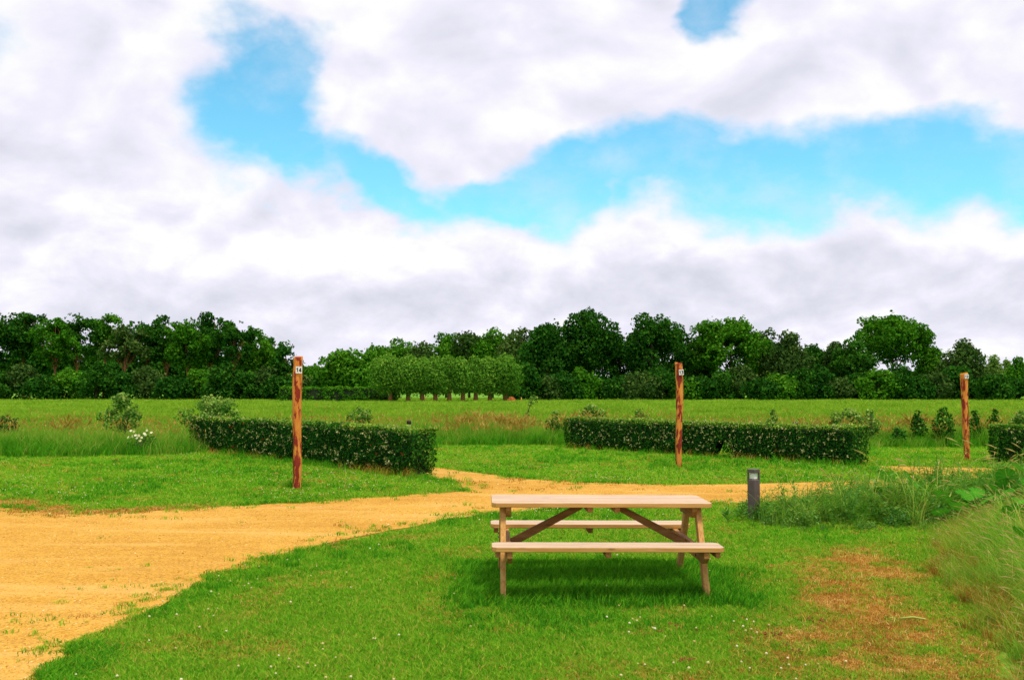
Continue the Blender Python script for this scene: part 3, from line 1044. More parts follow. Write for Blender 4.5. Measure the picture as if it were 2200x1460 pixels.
def make_meadow():
    mg = [M['meadow'], M['seed']]
    kinds = [seed_grass_mesh('m0', 40, 0.50, 0.22, 101, 0.010, 1, 1, mg, 0.35),
             seed_grass_mesh('m1', 40, 0.42, 0.25, 102, 0.011, 0, 1, mg, 0.5),
             seed_grass_mesh('m2', 34, 0.58, 0.20, 103, 0.009, 3, 1, mg, 0.3),
             seed_grass_mesh('m3', 14, 0.52, 0.24, 104, 0.008, 20, 1, mg, 0.25, 0.16, 0.016),
             tuft_mesh('m4', 44, 0.34, 0.25, 0.012, 0.4, 105, M['lush'], tint=(0.45, 0.25))]
    r = np.random.default_rng(17)
    n = 12500
    x, y = sample_depth(n, 22.0, 40.0, 0.2, 3.0, 0.56, 18)
    k = y > meadow_edge(x) + (fbm(x, y, 0.8, 5, 2) - 0.5) * 0.8
    x, y = x[k], y[k]
    e = y - meadow_edge(x)
    u = r.uniform(0, 1, len(x))
    idx = r.integers(0, 2, len(x))
    idx = np.where(u < 0.10, 2, idx)
    # reddish seed heads: thick between the two clipped hedges, thin elsewhere
    red = 0.55 * np.exp(-((x - 0.0) / 2.2) ** 2) * np.exp(-((e - 1.6) / 1.8) ** 2) + 0.25 * np.exp(-((x - 11.5) / 2.5) ** 2) * np.exp(-((e - 1.5) / 1.5) ** 2) + 0.03 * np.exp(-((x + 10) / 3.5) ** 2) * np.exp(-((e - 3.0) / 1.5) ** 2)
    idx = np.where(r.uniform(0, 1, len(x)) < red * (0.3 + fbm(x, y, 1.2, 3, 3)), 3, idx)
    idx = np.where((e < 1.4) & (r.uniform(0, 1, len(x)) < 0.55), 4, idx)
    s = r.uniform(0.75, 1.25, len(x))
    hz = s * (0.65 + 0.7 * fbm(x, y, 2.2, 8, 3)) * np.clip(0.75 + e * 0.3, 0.7, 1.0) * np.clip(1.25 - e * 0.05, 0.7, 1.2)
    S = np.stack([s, s, hz], 1)
    scatter('meadow_grass', np.stack([x, y, np.zeros(len(x))], 1), kinds, idx, S, 19, 0.08, 'tall uncut meadow grass with reddish seed heads behind the hedges', 'grass')
    # the far field
    kinds = [tuft_mesh('f0', 46, 0.27, 0.55, 0.026, 0.4, 201, M['field']),
             tuft_mesh('f1', 46, 0.30, 0.55, 0.028, 0.35, 202, M['field'], tint=(0.6, 0.2)),
             tuft_mesh('f2', 40, 0.34, 0.5, 0.026, 0.5, 203, M['meadow'], tint=(0.6, 0.2))]
    x, y = sample_depth(20000, 33.0, 128.0, 0.9, 10.0, 0.56, 21)
    k = y > meadow_edge(x) + 6.0 + (fbm(x, y, 3, 6, 2) - 0.5) * 4
    x, y = x[k], y[k]
    idx = r.integers(0, 2, len(x))
    idx = np.where((y < 42) & (r.uniform(0, 1, len(x)) < 0.4), 2, idx)
    s = r.uniform(0.8, 1.3, len(x)) * np.clip(y / 55, 0.9, 1.8)
    hz = r.uniform(0.7, 1.2, len(x)) * (0.8 + 0.4 * fbm(x, y, 6, 4, 3))
    scatter('field_grass', np.stack([x, y, np.zeros(len(x))], 1), kinds, idx, np.stack([s, s, hz], 1), 22, 0.06, 'broad green grass field stretching to the woods', 'grass')


make_meadow()

# ------------------------------------------------------------------ leaf cards for crowns and hedges
def leaf_cards(C, N, size, seed, aspect=0.72, jitter=0.9):
    """bent four-corner leaves at C, facing roughly N"""
    r = np.random.default_rng(seed)
    n = len(C)
    N = N + r.normal(0, jitter, (n, 3))
    N /= np.linalg.norm(N, axis=1)[:, None] + 1e-9
    A = np.cross(N, r.normal(0, 1, (n, 3)))
    A /= np.linalg.norm(A, axis=1)[:, None] + 1e-9
    B = np.cross(N, A)
    s = (np.asarray(size) * r.uniform(0.6, 1.35, n))[:, None]
    k = 0.18 * s * N
    V = np.stack([C - A * s * 0.5, C + B * s * aspect * 0.5 + k, C + A * s * 0.5, C - B * s * aspect * 0.5 + k], 1).reshape(-1, 3)
    i = np.arange(n) * 4
    F = np.concatenate([np.stack([i, i + 1, i + 2], 1), np.stack([i, i + 2, i + 3], 1)])
    return V, F


def crown_points(lobes, per_area, seed, top_bias=0.25, depth=0.45):
    """points in the outer shells of many overlapping lobes (x, y, z, rx, rz)"""
    r = np.random.default_rng(seed)
    Cs, Ns = [], []
    for (cx, cy, cz, rx, rz) in lobes:
        n = max(12, int(per_area * 4 * math.pi * rx * (rx + rz) / 2))
        v = r.normal(0, 1, (n, 3))
        v[:, 2] += top_bias
        v /= np.linalg.norm(v, axis=1)[:, None]
        q = 1 - depth * r.uniform(0, 1, n) ** 1.6
        q *= 1 + 0.18 * np.sin(v[:, 0] * 7 + cx) * np.sin(v[:, 2] * 6 + cz)
        q += (r.uniform(0, 1, n) < 0.12) * r.uniform(0, 0.32, n)
        Cs.append(np.stack([cx + v[:, 0] * rx * q, cy + v[:, 1] * rx * q, cz + v[:, 2] * rz * q], 1))
        Ns.append(v)
    return np.concatenate(Cs), np.concatenate(Ns)


def make_tree(name, x, y, H, W, kind, seed, label, cat='tree', group=None, lsz=1.0, tips=0.0, aspect=0.72, mat='oak', base=0.3, leaf=0.34, dens=6.0, bark='bark', nl=16, stems=1, trunk_r=None, gap=0.0):
    """tapered trunk with limbs running into the lobes of an uneven crown"""
    r = np.random.default_rng(seed)
    root = empty(name, (x, y, 0))
    tag(root, label, cat, group)
    hb = H * base
    ground_cut = base < 0
    cz, rz = (H + hb) / 2, (H - hb) / 2
    lobes = []
    for i in range(nl):
        if kind == 'column':
            t = (i + 0.5) / nl
            rr = W / 2 * (0.55 + 0.45 * math.sin(math.pi * min(1, t * 1.15))) * (1 - 0.55 * max(0, t - 0.55) / 0.45)
            a = r.uniform(0, 6.283)
            off = rr * 0.35
            lr = max(rr * 0.8, W * 0.18)
            lobes.append((math.cos(a) * off, math.sin(a) * off, hb + (H - hb) * (0.06 + 0.88 * t), lr, lr * 1.05))
        else:
            v = r.normal(0, 1, 3)
            v[2] = v[2] * 0.9 + (0.15 if kind != 'dome' else 0.35)
            v /= np.linalg.norm(v)
            q = r.uniform(0.45, 0.80)
            lr = W * r.uniform(0.13, 0.23) * lsz
            zx = cz + v[2] * rz * q
            sq = 1.0
            if kind == 'oak':          # wider towards the middle and foot
                sq = 1.05 - 0.25 * (zx - hb) / (H - hb)
            elif kind == 'high':       # crown spreads near the top
                sq = 0.70 + 0.38 * (zx - hb) / (H - hb)
            lobes.append((v[0] * W / 2 * q * sq, v[1] * W / 2 * q * sq, min(zx, H - lr * 0.85), lr, lr * r.uniform(0.75, 1.0)))
    # a lobe that reaches the full height
    lobes.append((r.normal(0, W * 0.06), r.normal(0, W * 0.06), H - W * 0.13, W * 0.15, W * 0.13))
    # trunk and limbs
    tr = trunk_r or max(0.06, H * 0.016)
    tb = MB()
    for s in range(stems):
        a = r.uniform(0, 6.283)
        bx = math.cos(a) * tr * 2.2 * (stems > 1)
        by = math.sin(a) * tr * 2.2 * (stems > 1)
        lx, ly = r.normal(0, H * 0.02) + bx * 3, r.normal(0, H * 0.02) + by * 3
        tp = [(bx, by, -0.1), (bx + lx * 0.2, by + ly * 0.2, H * 0.2), (bx + lx * 0.6, by + ly * 0.6, H * 0.45), (lx, ly, H * 0.7), (lx * 1.1, ly * 1.1, H * 0.88)]
        k = 1.0 if stems == 1 else 0.65
        tb.tube(tp, [tr * 1.25 * k, tr * k, tr * 0.75 * k, tr * 0.42 * k, tr * 0.12 * k], 7)
    for i in range(min(len(lobes), 12)):
        l = lobes[i]
        z0 = max(0.1, hb * 0.7, l[2] * r.uniform(0.45, 0.7))
        st = (lx * z0 / H, ly * z0 / H, z0)
        md = ((st[0] + l[0]) / 2 + r.normal(0, 0.05 * W), (st[1] + l[1]) / 2 + r.normal(0, 0.05 * W), (z0 + l[2]) / 2 + 0.06 * H)
        tb.tube([st, md, (l[0], l[1], l[2])], [tr * 0.42, tr * 0.26, tr * 0.08], 5, False)
    tb.build('trunk', M[bark], root, smooth=True)
    C, N = crown_points(lobes, dens, seed + 5)
    if gap > 0:
        g = vnoise(C[:, 0] + seed, C[:, 2] + C[:, 1] * 0.15, 0.75, seed)
        k = g > gap
        C, N = C[k], N[k]
    if ground_cut:
        k = C[:, 2] > 0.05
        C, N = C[k], N[k]
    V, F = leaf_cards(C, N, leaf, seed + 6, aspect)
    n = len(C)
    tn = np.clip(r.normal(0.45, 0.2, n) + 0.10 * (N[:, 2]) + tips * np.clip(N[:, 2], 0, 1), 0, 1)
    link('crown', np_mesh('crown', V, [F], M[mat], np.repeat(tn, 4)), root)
    return root


ORD = ['first', 'second', 'third', 'fourth', 'fifth', 'sixth', 'seventh', 'eighth', 'ninth', 'tenth', 'eleventh', 'twelfth',
       'thirteenth', 'fourteenth', 'fifteenth', 'sixteenth', 'seventeenth', 'eighteenth', 'nineteenth', 'twentieth', 'twenty-first', 'twenty-second',
       'twenty-third', 'twenty-fourth', 'twenty-fifth', 'twenty-sixth', 'twenty-seventh', 'twenty-eighth', 'twenty-ninth', 'thirtieth']


def put_tree(name, px, top, wpx, d, kind, seed, label, **kw):
    H = Z_at(top, d)
    W = wpx * d / F_PX
    return make_tree(name, X_at(px, d), d, H, W, kind, seed, label, **kw)


# left wood: tall thin-stemmed trees with high crowns
LEFT = [(-95, 690, 110, 'oak'), (-25, 676, 105, 'oak'), (50, 664, 100, 'oak'), (118, 682, 92, 'green'), (165, 673, 96, 'oak'), (222, 675, 96, 'green'),
        (268, 697, 84, 'olive'), (312, 690, 96, 'oak'), (356, 677, 96, 'oak'), (404, 683, 94, 'green'), (452, 671, 98, 'oak'),
        (500, 684, 92, 'oak'), (545, 700, 92, 'green'), (585, 722, 84, 'oak'), (612, 742, 66, 'oak')]
for i, (px, top, w, m) in enumerate(LEFT):
    d = 118 + (i * 37 % 11)
    put_tree('woodland_tree', px, top, w * 1.18, d, 'high', 300 + i, 'tall thin-stemmed tree with high leafy crown, %s from the left in the left-hand wood' % ORD[i],
             group='trees of the left-hand wood', mat=m, base=0.36 if i < 12 else 0.12, nl=30, dens=13.0, leaf=0.37, bark='redbark', trunk_r=0.13, gap=0.40)
# second row behind, closing the wood
for i, px in enumerate(range(-80, 600, 62)):
    d = 138 + (i * 29 % 9)
    put_tree('woodland_tree', px + 20, 745 + (i * 13 % 25), 110, d, 'oak', 340 + i, 'dark tree standing in the back row of the left-hand wood, %s from the left' % ORD[i],
             group='back row of the left-hand wood', mat='oak', base=0.16, nl=24, dens=5.0, leaf=0.62, bark='redbark', trunk_r=0.14, gap=0.20)
# understory bushes of the left wood
for i, px in enumerate([-70, -15, 40, 92, 150, 205, 262, 315, 372, 425, 480, 530, 572, 606]):
    d = 113 + (i * 17 % 5)
    put_tree('understory_bush', px, 775 + (i * 23 % 38), 92, d, 'oak', 380 + i, 'dark green bush at the foot of the left-hand wood, %s from the left' % ORD[i],
             cat='bush', group='bushes along the left-hand wood', mat=['oak', 'oak', 'olive', 'oak', 'green'][i % 5], base=-0.22, nl=24, dens=12.0, leaf=0.36, stems=3, trunk_r=0.05)

# trees in the middle, beyond the willows
MID = [(668, 786, 64, 150, 'green', 'small light green tree in the gap right of the left-hand wood'),
       (648, 806, 60, 135, 'olive', 'low olive green tree just right of the left-hand wood'),
       (742, 752, 108, 112, 'green', 'rounded fresh green tree standing alone left of the pollard willows'),
       (700, 800, 60, 128, 'oak', 'low dark tree half hidden behind the rounded fresh green tree'),
       (812, 742, 90, 142, 'green', 'leftmost of the mid-green trees above the pollard willows'),
       (858, 726, 96, 146, 'green', 'second from the left of the mid-green trees above the willows'),
       (905, 733, 92, 140, 'olive', 'third from the left of the mid-green trees above the willows'),
       (958, 712, 100, 146, 'green', 'fourth from the left of the mid-green trees above the willows'),
       (1008, 711, 100, 144, 'olive', 'fifth from the left of the mid-green trees above the willows'),
       (1058, 702, 104, 142, 'green', 'sixth from the left of the mid-green trees above the willows'),
       (1108, 705, 92, 138, 'olive', 'rightmost of the mid-green trees above the pollard willows')]
for i, (px, top, w, d, m, lb) in enumerate(MID):
    put_tree('broadleaf_tree', px, top, w * 1.15, d, 'oak', 420 + i, lb, group='trees beyond the willows', mat=m, base=0.05, nl=32, dens=11.0, leaf=0.41)

# the right-hand wood
RIGHT = [(1172, 695, 122, 120, 'oak', 'oak', 0.06, 'dense dark tree reaching the ground right of the pollard willows'),
         (1225, 715, 90, 128, 'oak', 'oak', 0.1, 'dark tree between the dense dark tree and the tallest tree of the right-hand wood'),
         (1268, 662, 126, 122, 'high', 'oak', 0.15, 'tallest tree of the right-hand wood, with a domed crown'),
         (1335, 716, 84, 128, 'oak', 'oak', 0.1, 'lower dark tree just right of the tallest tree of the right-hand wood'),
         (1400, 673, 116, 120, 'high', 'oak', 0.15, 'tall dark tree with knobbly crown directly left above post 13'),
         (1452, 694, 80, 126, 'oak', 'oak', 0.1, 'dark tree rising directly behind post 13'),
         (1505, 722, 84, 130, 'oak', 'olive', 0.1, 'lower olive tree in the dip right of post 13'),
         (1568, 683, 146, 124, 'dome', 'green', 0.2, 'spreading airy tree with bare forked limbs right of post 13'),
         (1640, 706, 88, 128, 'oak', 'olive', 0.1, 'rounded olive tree right of the spreading airy tree'),
         (1695, 715, 88, 122, 'column', 'olive', 0.06, 'upright brownish-green tree above the lamp bollard in the meadow'),
         (1748, 738, 78, 128, 'oak', 'oak', 0.1, 'low dark tree left of the two pointed dark trees'),
         (1795, 733, 74, 124, 'oak', 'olive', 0.08, 'left one of two dark trees before the big bright domed tree'),
         (1835, 726, 86, 120, 'oak', 'oak', 0.05, 'right one of two dark trees before the big bright domed tree'),
         (1915, 679, 160, 126, 'dome', 'green', 0.42, 'big bright green domed tree with sky showing through its crown'),
         (1995, 742, 72, 126, 'oak', 'green', 0.08, 'small green tree right of the big bright domed tree'),
         (2076, 736, 92, 120, 'column', 'olive', 0.03, 'dense olive rounded tree standing behind post 12'),
         (2030, 780, 60, 124, 'oak', 'pale', 0.05, 'low pale tree left of post 12'),
         (2138, 764, 46, 165, 'column', 'pale', 0.05, 'left one of the pale poplars at the right edge'),
         (2166, 774, 44, 168, 'column', 'pale', 0.05, 'middle one of the pale poplars at the right edge'),
         (2189, 767, 46, 160, 'column', 'green', 0.05, 'rightmost dark green poplar at the right edge'),
         (2255, 760, 90, 140, 'oak', 'oak', 0.05, 'dark tree just beyond the right edge of the wood')]
for i, (px, top, w, d, kd, m, bs, lb) in enumerate(RIGHT):
    nl = {'oak': 34, 'high': 34, 'dome': 40, 'column': 14}[kd]
    put_tree('broadleaf_tree', px, top, w * 1.12, d, 'oak' if kd == 'olive' else kd, 460 + i, lb, group='trees of the right-hand wood', mat=m, base=bs, nl=nl if kd != 'olive' else 20,
             dens=12.0 if kd != 'dome' else 10.5, leaf=0.38, gap=0.0 if kd != 'dome' else 0.32)
# understory of the right wood
for i in range(26):
    px = 1128 + i * 42
    d = 112 + (i * 19 % 6)
    top = 778 + (i * 31 % 42) if px < 2110 else 806 + (i * 7 % 12)
    put_tree('understory_bush', px, top, 92, d, 'oak', 520 + i, 'bush along the foot of the right-hand wood, %s from its left end' % ORD[i],
             cat='bush', group='bushes along the right-hand wood', mat=['oak', 'olive', 'oak', 'green', 'oak'][i % 5], base=-0.22, nl=24, dens=12.0, leaf=0.36, stems=3, trunk_r=0.05)

# pollard willows in a row
WX = [877, 907, 935, 965, 994, 1022, 1052]
WT = [768, 772, 770, 768, 772, 769, 772]
for i, px in enumerate([838] + WX + [1085]):
    d = 101.0 + 0.4 * i
    top = ([768] + WT + [768])[i]
    w = [84, 76, 70, 70, 70, 70, 70, 76, 82][i]
    put_tree('pollard_willow', px, top, w, d, 'column', 560 + i, 'pollard willow with round grey-green crown, %s from the left in the willow row' % ORD[i],
             group='row of pollard willows', mat='willow', base=0.29, nl=11, dens=34.0, leaf=0.26, bark='redbark', trunk_r=0.22, aspect=0.45)


def distant_wood():
    r = np.random.default_rng(77)
    lobes = []
    for i in range(420):
        x = r.uniform(-330, 330)
        lobes.append((x, 260 + r.uniform(0, 40), r.uniform(1.5, 5.0), r.uniform(3, 6), r.uniform(2, 3.2)))
    for i in range(150):           # nearer flanks that carry the woods on to both sides
        sd = -1 if i % 2 else 1
        lobes.append((sd * r.uniform(112, 230), 150 + r.uniform(0, 40), r.uniform(1.5, 7.5), r.uniform(3, 5), r.uniform(2, 3.5)))
    C, N = crown_points(lobes, 0.45, 78)
    V, F = leaf_cards(C, N, 1.6, 79)
    V[:, 2] = np.maximum(V[:, 2], 0.01)
    o = link('distant_wood', np_mesh('distant_wood', V, [F], M['oak'], np.repeat(r.uniform(0.2, 0.8, len(C)), 4)))
    tag(o, 'far-off band of dark woodland beyond the trees', 'woodland', kind='stuff')


distant_wood()


# ------------------------------------------------------------------ hedges
def make_hedge(name, a, b, thick, h, seed, label, cat='hedge', group=None, per=1750, leaf=0.052, blossom=120, red=0, mat='hedge', rough=0.05, young=1.0, hole=None):
    """clipped hedge from a to b (front foot line); leaves on all faces over a twiggy core"""
    r = np.random.default_rng(seed)
    a, b = np.array(a), np.array(b)
    L = float(np.linalg.norm(b - a))
    ux = (b - a) / L
    ang = math.atan2(ux[1], ux[0])
    root = empty(name, (a[0], a[1], 0), ang)       # local x along the hedge, local +y to the back
    tag(root, label, cat, group)
    areas = [('front', L * h), ('back', L * h), ('top', L * thick), ('end0', thick * h), ('end1', thick * h)]
    Cs, Ns, Ts = [], [], []
    for nm, ar in areas:
        n = int(per * ar * (1.0 if nm != 'back' else 0.5))
        u, v = r.uniform(0, 1, n), r.uniform(0, 1, n)
        dd = np.abs(r.normal(0, 0.035, n))
        if nm in ('front', 'back'):
            x, z = u * L, 0.02 + v * (h - 0.02)
            w = (fbm(x, z, 0.55, seed + (nm == 'back'), 4) - 0.5) * rough * 4
            inn = 0.10 * np.clip(1 - z / 0.28, 0, 1) ** 1.3
            y = (-w + dd + inn) if nm == 'front' else (thick + w - dd - inn)
            nn = np.tile([0, -1.0 if nm == 'front' else 1.0, 0.25], (n, 1))
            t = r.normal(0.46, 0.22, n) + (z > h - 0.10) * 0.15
        elif nm == 'top':
            x, y = u * L, v * thick
            z = h + (fbm(x, y, 0.5, seed + 3, 4) - 0.5) * rough * 3 - dd * 0.7 + (r.uniform(0, 1, n) < 0.10) * r.uniform(0, 0.05, n)
            nn = np.tile([0, 0, 1.0], (n, 1))
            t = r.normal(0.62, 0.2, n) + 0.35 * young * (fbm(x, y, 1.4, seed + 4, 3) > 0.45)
        else:
            y, z = u * thick, 0.02 + v * (h - 0.02)
            w = (fbm(y, z, 0.5, seed + 6, 4) - 0.5) * rough * 4
            inn = 0.16 * np.clip(1 - z / 0.35, 0, 1) ** 1.3
            x = (-w + dd + inn) if nm == 'end0' else (L + w - dd - inn)
            nn = np.tile([-1.0 if nm == 'end0' else 1.0, 0, 0.25], (n, 1))
            t = r.normal(0.56, 0.20, n)
        Cs.append(np.stack([x, y, z], 1)); Ns.append(nn); Ts.append(t)
    C, N, T = np.concatenate(Cs), np.concatenate(Ns), np.clip(np.concatenate(Ts), 0, 1)
    if hole:
        hx, hw_, hh_ = hole
        k = ~((np.abs(C[:, 0] - hx * L) < hw_ * (1 + 0.5 * np.sin(C[:, 2] * 23)) * np.clip(1.3 - C[:, 2] / hh_, 0, 1)) & (C[:, 2] < hh_))
        C, N, T = C[k], N[k], T[k]
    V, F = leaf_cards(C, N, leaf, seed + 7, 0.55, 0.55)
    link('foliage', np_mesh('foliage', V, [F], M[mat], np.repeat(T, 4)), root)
    # core of twigs, uneven, set in from the leaves
    nx = max(8, int(L / 0.25))
    core = MB()
    prof = [(0.17, 0.02), (0.11, h * 0.35), (0.10, h - 0.10), (thick - 0.10, h - 0.10), (thick - 0.11, h * 0.35), (thick - 0.17, 0.02)]
    vs, fs = [], []
    for i in range(nx + 1):
        x = 0.14 + (L - 0.28) * i / nx
        for (py, pz) in prof:
            if hole and abs(x - hole[0] * L) < hole[1] * 1.5:
                pz = max(pz, hole[2] * 0.9)
            vs.append((x + r.normal(0, 0.02), py + r.normal(0, 0.02), max(0.0, pz + r.normal(0, 0.02))))
    m = len(prof)
    for i in range(nx):
        for j in range(m - 1):
            fs.append((i * m + j, i * m + j + 1, (i + 1) * m + j + 1, (i + 1) * m + j))
    fs.append(tuple(range(m))); fs.append(tuple(nx * m + j for j in range(m - 1, -1, -1)))
    core.add(vs, fs)
    core.build('twigs', M['darkwood'], root)

    def bits(nm, n, mt, size, top_share):
        u = r.uniform(0, 1, n)
        x = r.uniform(0.1, L - 0.1, n)
        ontop = r.uniform(0, 1, n) < top_share
        z = np.where(ontop, h + 0.02, r.uniform(0.15, h, n))
        y = np.where(ontop, r.uniform(0, thick, n), -0.02 - r.uniform(0, 0.03, n))
        k = 5
        C = np.repeat(np.stack([x, y, z], 1), k, 0) + r.normal(0, 0.018, (n * k, 3))
        V, F = leaf_cards(C, np.tile([0, -1.0, 0.4], (n * k, 1)), size, seed + 21)
        link(nm, np_mesh(nm, V, [F], M[mt], np.repeat(r.uniform(0.1, 1.0, n * k), 4)), root)
    if blossom:
        bits('blossom', blossom, 'blossom', 0.034, 0.25)
    if red:
        bits('red_leaves', red, 'redleaf', 0.03, 0.5)
    return root


make_hedge('clipped_hedge', G(408, 967), G(882, 1026), 0.62, 0.89, 600, 'long clipped hedge with a few red leaves, left-hand one of the three hedges', group='clipped hedges between the pitches', blossom=330, red=14)
make_hedge('clipped_hedge', G(1212, 962), G(1838, 1003), 0.62, 0.83, 610, 'long clipped dark hedge in the middle, with a bare gap at its foot', group='clipped hedges between the pitches', blossom=330, red=4, hole=(0.60, 0.16, 0.42))
make_hedge('clipped_hedge', (10.45, 21.9), (15.4, 18.6), 0.62, 0.85, 620, 'clipped hedge at the right edge beside post 12', group='clipped hedges between the pitches', blossom=60, red=20)
make_hedge('field_hedge', (X_at(600, 104), 104.0), (X_at(848, 103), 103.0), 1.4, 1.55, 630, 'low green hedge across the field left of the pollard willows', per=60, leaf=0.28, blossom=0, mat='green', rough=0.25)


# blades and dead stalks along the hedge feet and around the posts
def make_fringe():
    r = np.random.default_rng(31)
    kinds = [tuft_mesh('h0', 16, 0.16, 0.10, 0.008, 0.4, 301, M['lush'], tint=(0.55, 0.25)),
             tuft_mesh('h1', 12, 0.17, 0.12, 0.006, 0.6, 302, M['straw'], tint=(0.4, 0.25)),
             tuft_mesh('h2', 16, 0.12, 0.10, 0.008, 0.5, 303, M['lawn'])]
    P, I, S = [], [], []
    for (q0, q1, n, ps) in [(G(408, 967), G(882, 1026), 230, 0.55), (G(1212, 962), G(1838, 1003), 190, 0.25), ((10.45, 21.9), (15.4, 18.6), 90, 0.3)]:
        q0, q1 = np.array(q0), np.array(q1)
        nrm = np.array([(q1 - q0)[1], -(q1 - q0)[0]]); nrm = nrm / np.linalg.norm(nrm)
        t = r.uniform(-0.01, 1.03, n)
        p = q0 + (q1 - q0) * t[:, None] + nrm * r.normal(0.03, 0.10, n)[:, None]
        P.append(p)
        pat = fbm(p[:, 0], p[:, 1], 1.0, 44, 2)
        I.append(np.where(r.uniform(0, 1, n) < ps * (pat > 0.42), 1, np.where(r.uniform(0, 1, n) < 0.6, 0, 2)))
        S.append(r.uniform(0.6, 1.35, n))
    for (q, n, sp, ks) in [(G(628, 1047), 26, 0.10, 0), (G(640, 1052), 20, 0.45, 1), (G(1459, 1006), 45, 0.42, 0), (G(2079, 990), 16, 0.3, 2), (G(905, 1034), 30, 0.35, 0)]:
        p = np.array(q) + r.normal(0, sp, (n, 2)) * np.array([1, 0.6])
        P.append(p); I.append(np.where(r.uniform(0, 1, n) < 0.7, ks, 2)); S.append(r.uniform(0.5, 1.2, n) * (0.55 if ks == 1 else 0.9))
    P, I, S = np.concatenate(P), np.concatenate(I), np.concatenate(S)
    scatter('rough_grass', np.stack([P[:, 0], P[:, 1], np.zeros(len(P))], 1), kinds, I, S, 32, 0.12, 'rough uncut grass along the hedge feet and post bases', 'grass')


make_fringe()


# ------------------------------------------------------------------ shrubs in the meadow
SHR = [(268, 842, 118, 28.0, 'shrub', 'leafy shrub with pale upright shoot in the meadow left of post 14'),
       (455, 848, 150, 31.5, 'shrub', 'pale-tipped shrub in the meadow above the left end of the hedge behind post 14'),
       (18, 890, 70, 30.0, 'olive', 'small brownish shrub in the meadow at the left edge'),
       (775, 872, 70, 33.0, 'shrub', 'low pale shrub in the meadow right of post 14'),
       (1195, 880, 70, 30.5, 'shrub', 'low shrub in the meadow at the left end of the hedge behind post 13'),
       (1270, 868, 90, 31.0, 'shrub', 'shrub with pale shoots behind the left part of the hedge behind post 13'),
       (1372, 880, 46, 32.0, 'shrub', 'small shrub in the meadow left of post 13'),
       (1660, 880, 32, 29.0, 'shrub', 'small rounded shrub behind the hedge between post 13 and the lamp bollard'),
       (1815, 876, 90, 29.5, 'shrub', 'bushy shrub behind the right part of the hedge behind post 13'),
       (1868, 880, 40, 28.5, 'shrub', 'upright shrub behind the right end of the hedge behind post 13'),
       (1925, 918, 36, 28.0, 'hedge', 'smallest of the dark upright shrubs in the meadow left of post 12'),
       (1971, 880, 40, 28.6, 'hedge', 'slim dark upright shrub in the meadow left of post 12'),
       (2028, 877, 58, 28.2, 'hedge', 'widest dark upright shrub in the meadow just left of post 12'),
       (2094, 880, 34, 28.8, 'hedge', 'slim dark shrub in the meadow just right of post 12'),
       (2135, 878, 36, 29.0, 'hedge', 'slim dark shrub in the meadow above the hedge at the right edge'),
       (2190, 882, 50, 29.2, 'shrub', 'leafy shrub in the meadow at the right edge')]
for i, (px, top, w, d, m, lb) in enumerate(SHR):
    tall = w < 60
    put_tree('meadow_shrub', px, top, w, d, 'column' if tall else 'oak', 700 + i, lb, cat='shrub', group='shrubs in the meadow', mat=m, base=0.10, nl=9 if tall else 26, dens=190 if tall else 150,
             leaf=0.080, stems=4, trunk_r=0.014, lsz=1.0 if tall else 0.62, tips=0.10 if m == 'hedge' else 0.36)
# leaning sapling
def sapling():
    d = 31.0
    x0, x1 = X_at(1115, d), X_at(1146, d)
    z1 = Z_at(854, d)
    root = empty('leaning_sapling', (x0, d, 0))
    tag(root, 'thin leaning sapling with a leafy tip in the meadow between the hedges', 'sapling')
    mb = MB().tube([(0, 0, -0.05), ((x1 - x0) * 0.35, 0, z1 * 0.45), (x1 - x0 - 0.05, 0.02, z1 * 0.92), (x1 - x0, 0.02, z1)], [0.02, 0.016, 0.010, 0.004], 6)
    mb.build('stem', M['bark'], root, True)
    C, N = crown_points([(x1 - x0, 0, z1 - 0.06, 0.14, 0.13), (x1 - x0 - 0.10, 0, z1 - 0.2, 0.09, 0.1), ((x1 - x0) * 0.6, 0, z1 * 0.62, 0.07, 0.1)], 260, 811)
    V, F = leaf_cards(C, N, 0.07, 812)
    link('crown', np_mesh('crown', V, [F], M['shrub'], np.repeat(np.random.default_rng(1).uniform(0.3, 0.95, len(C)), 4)), root)


sapling()


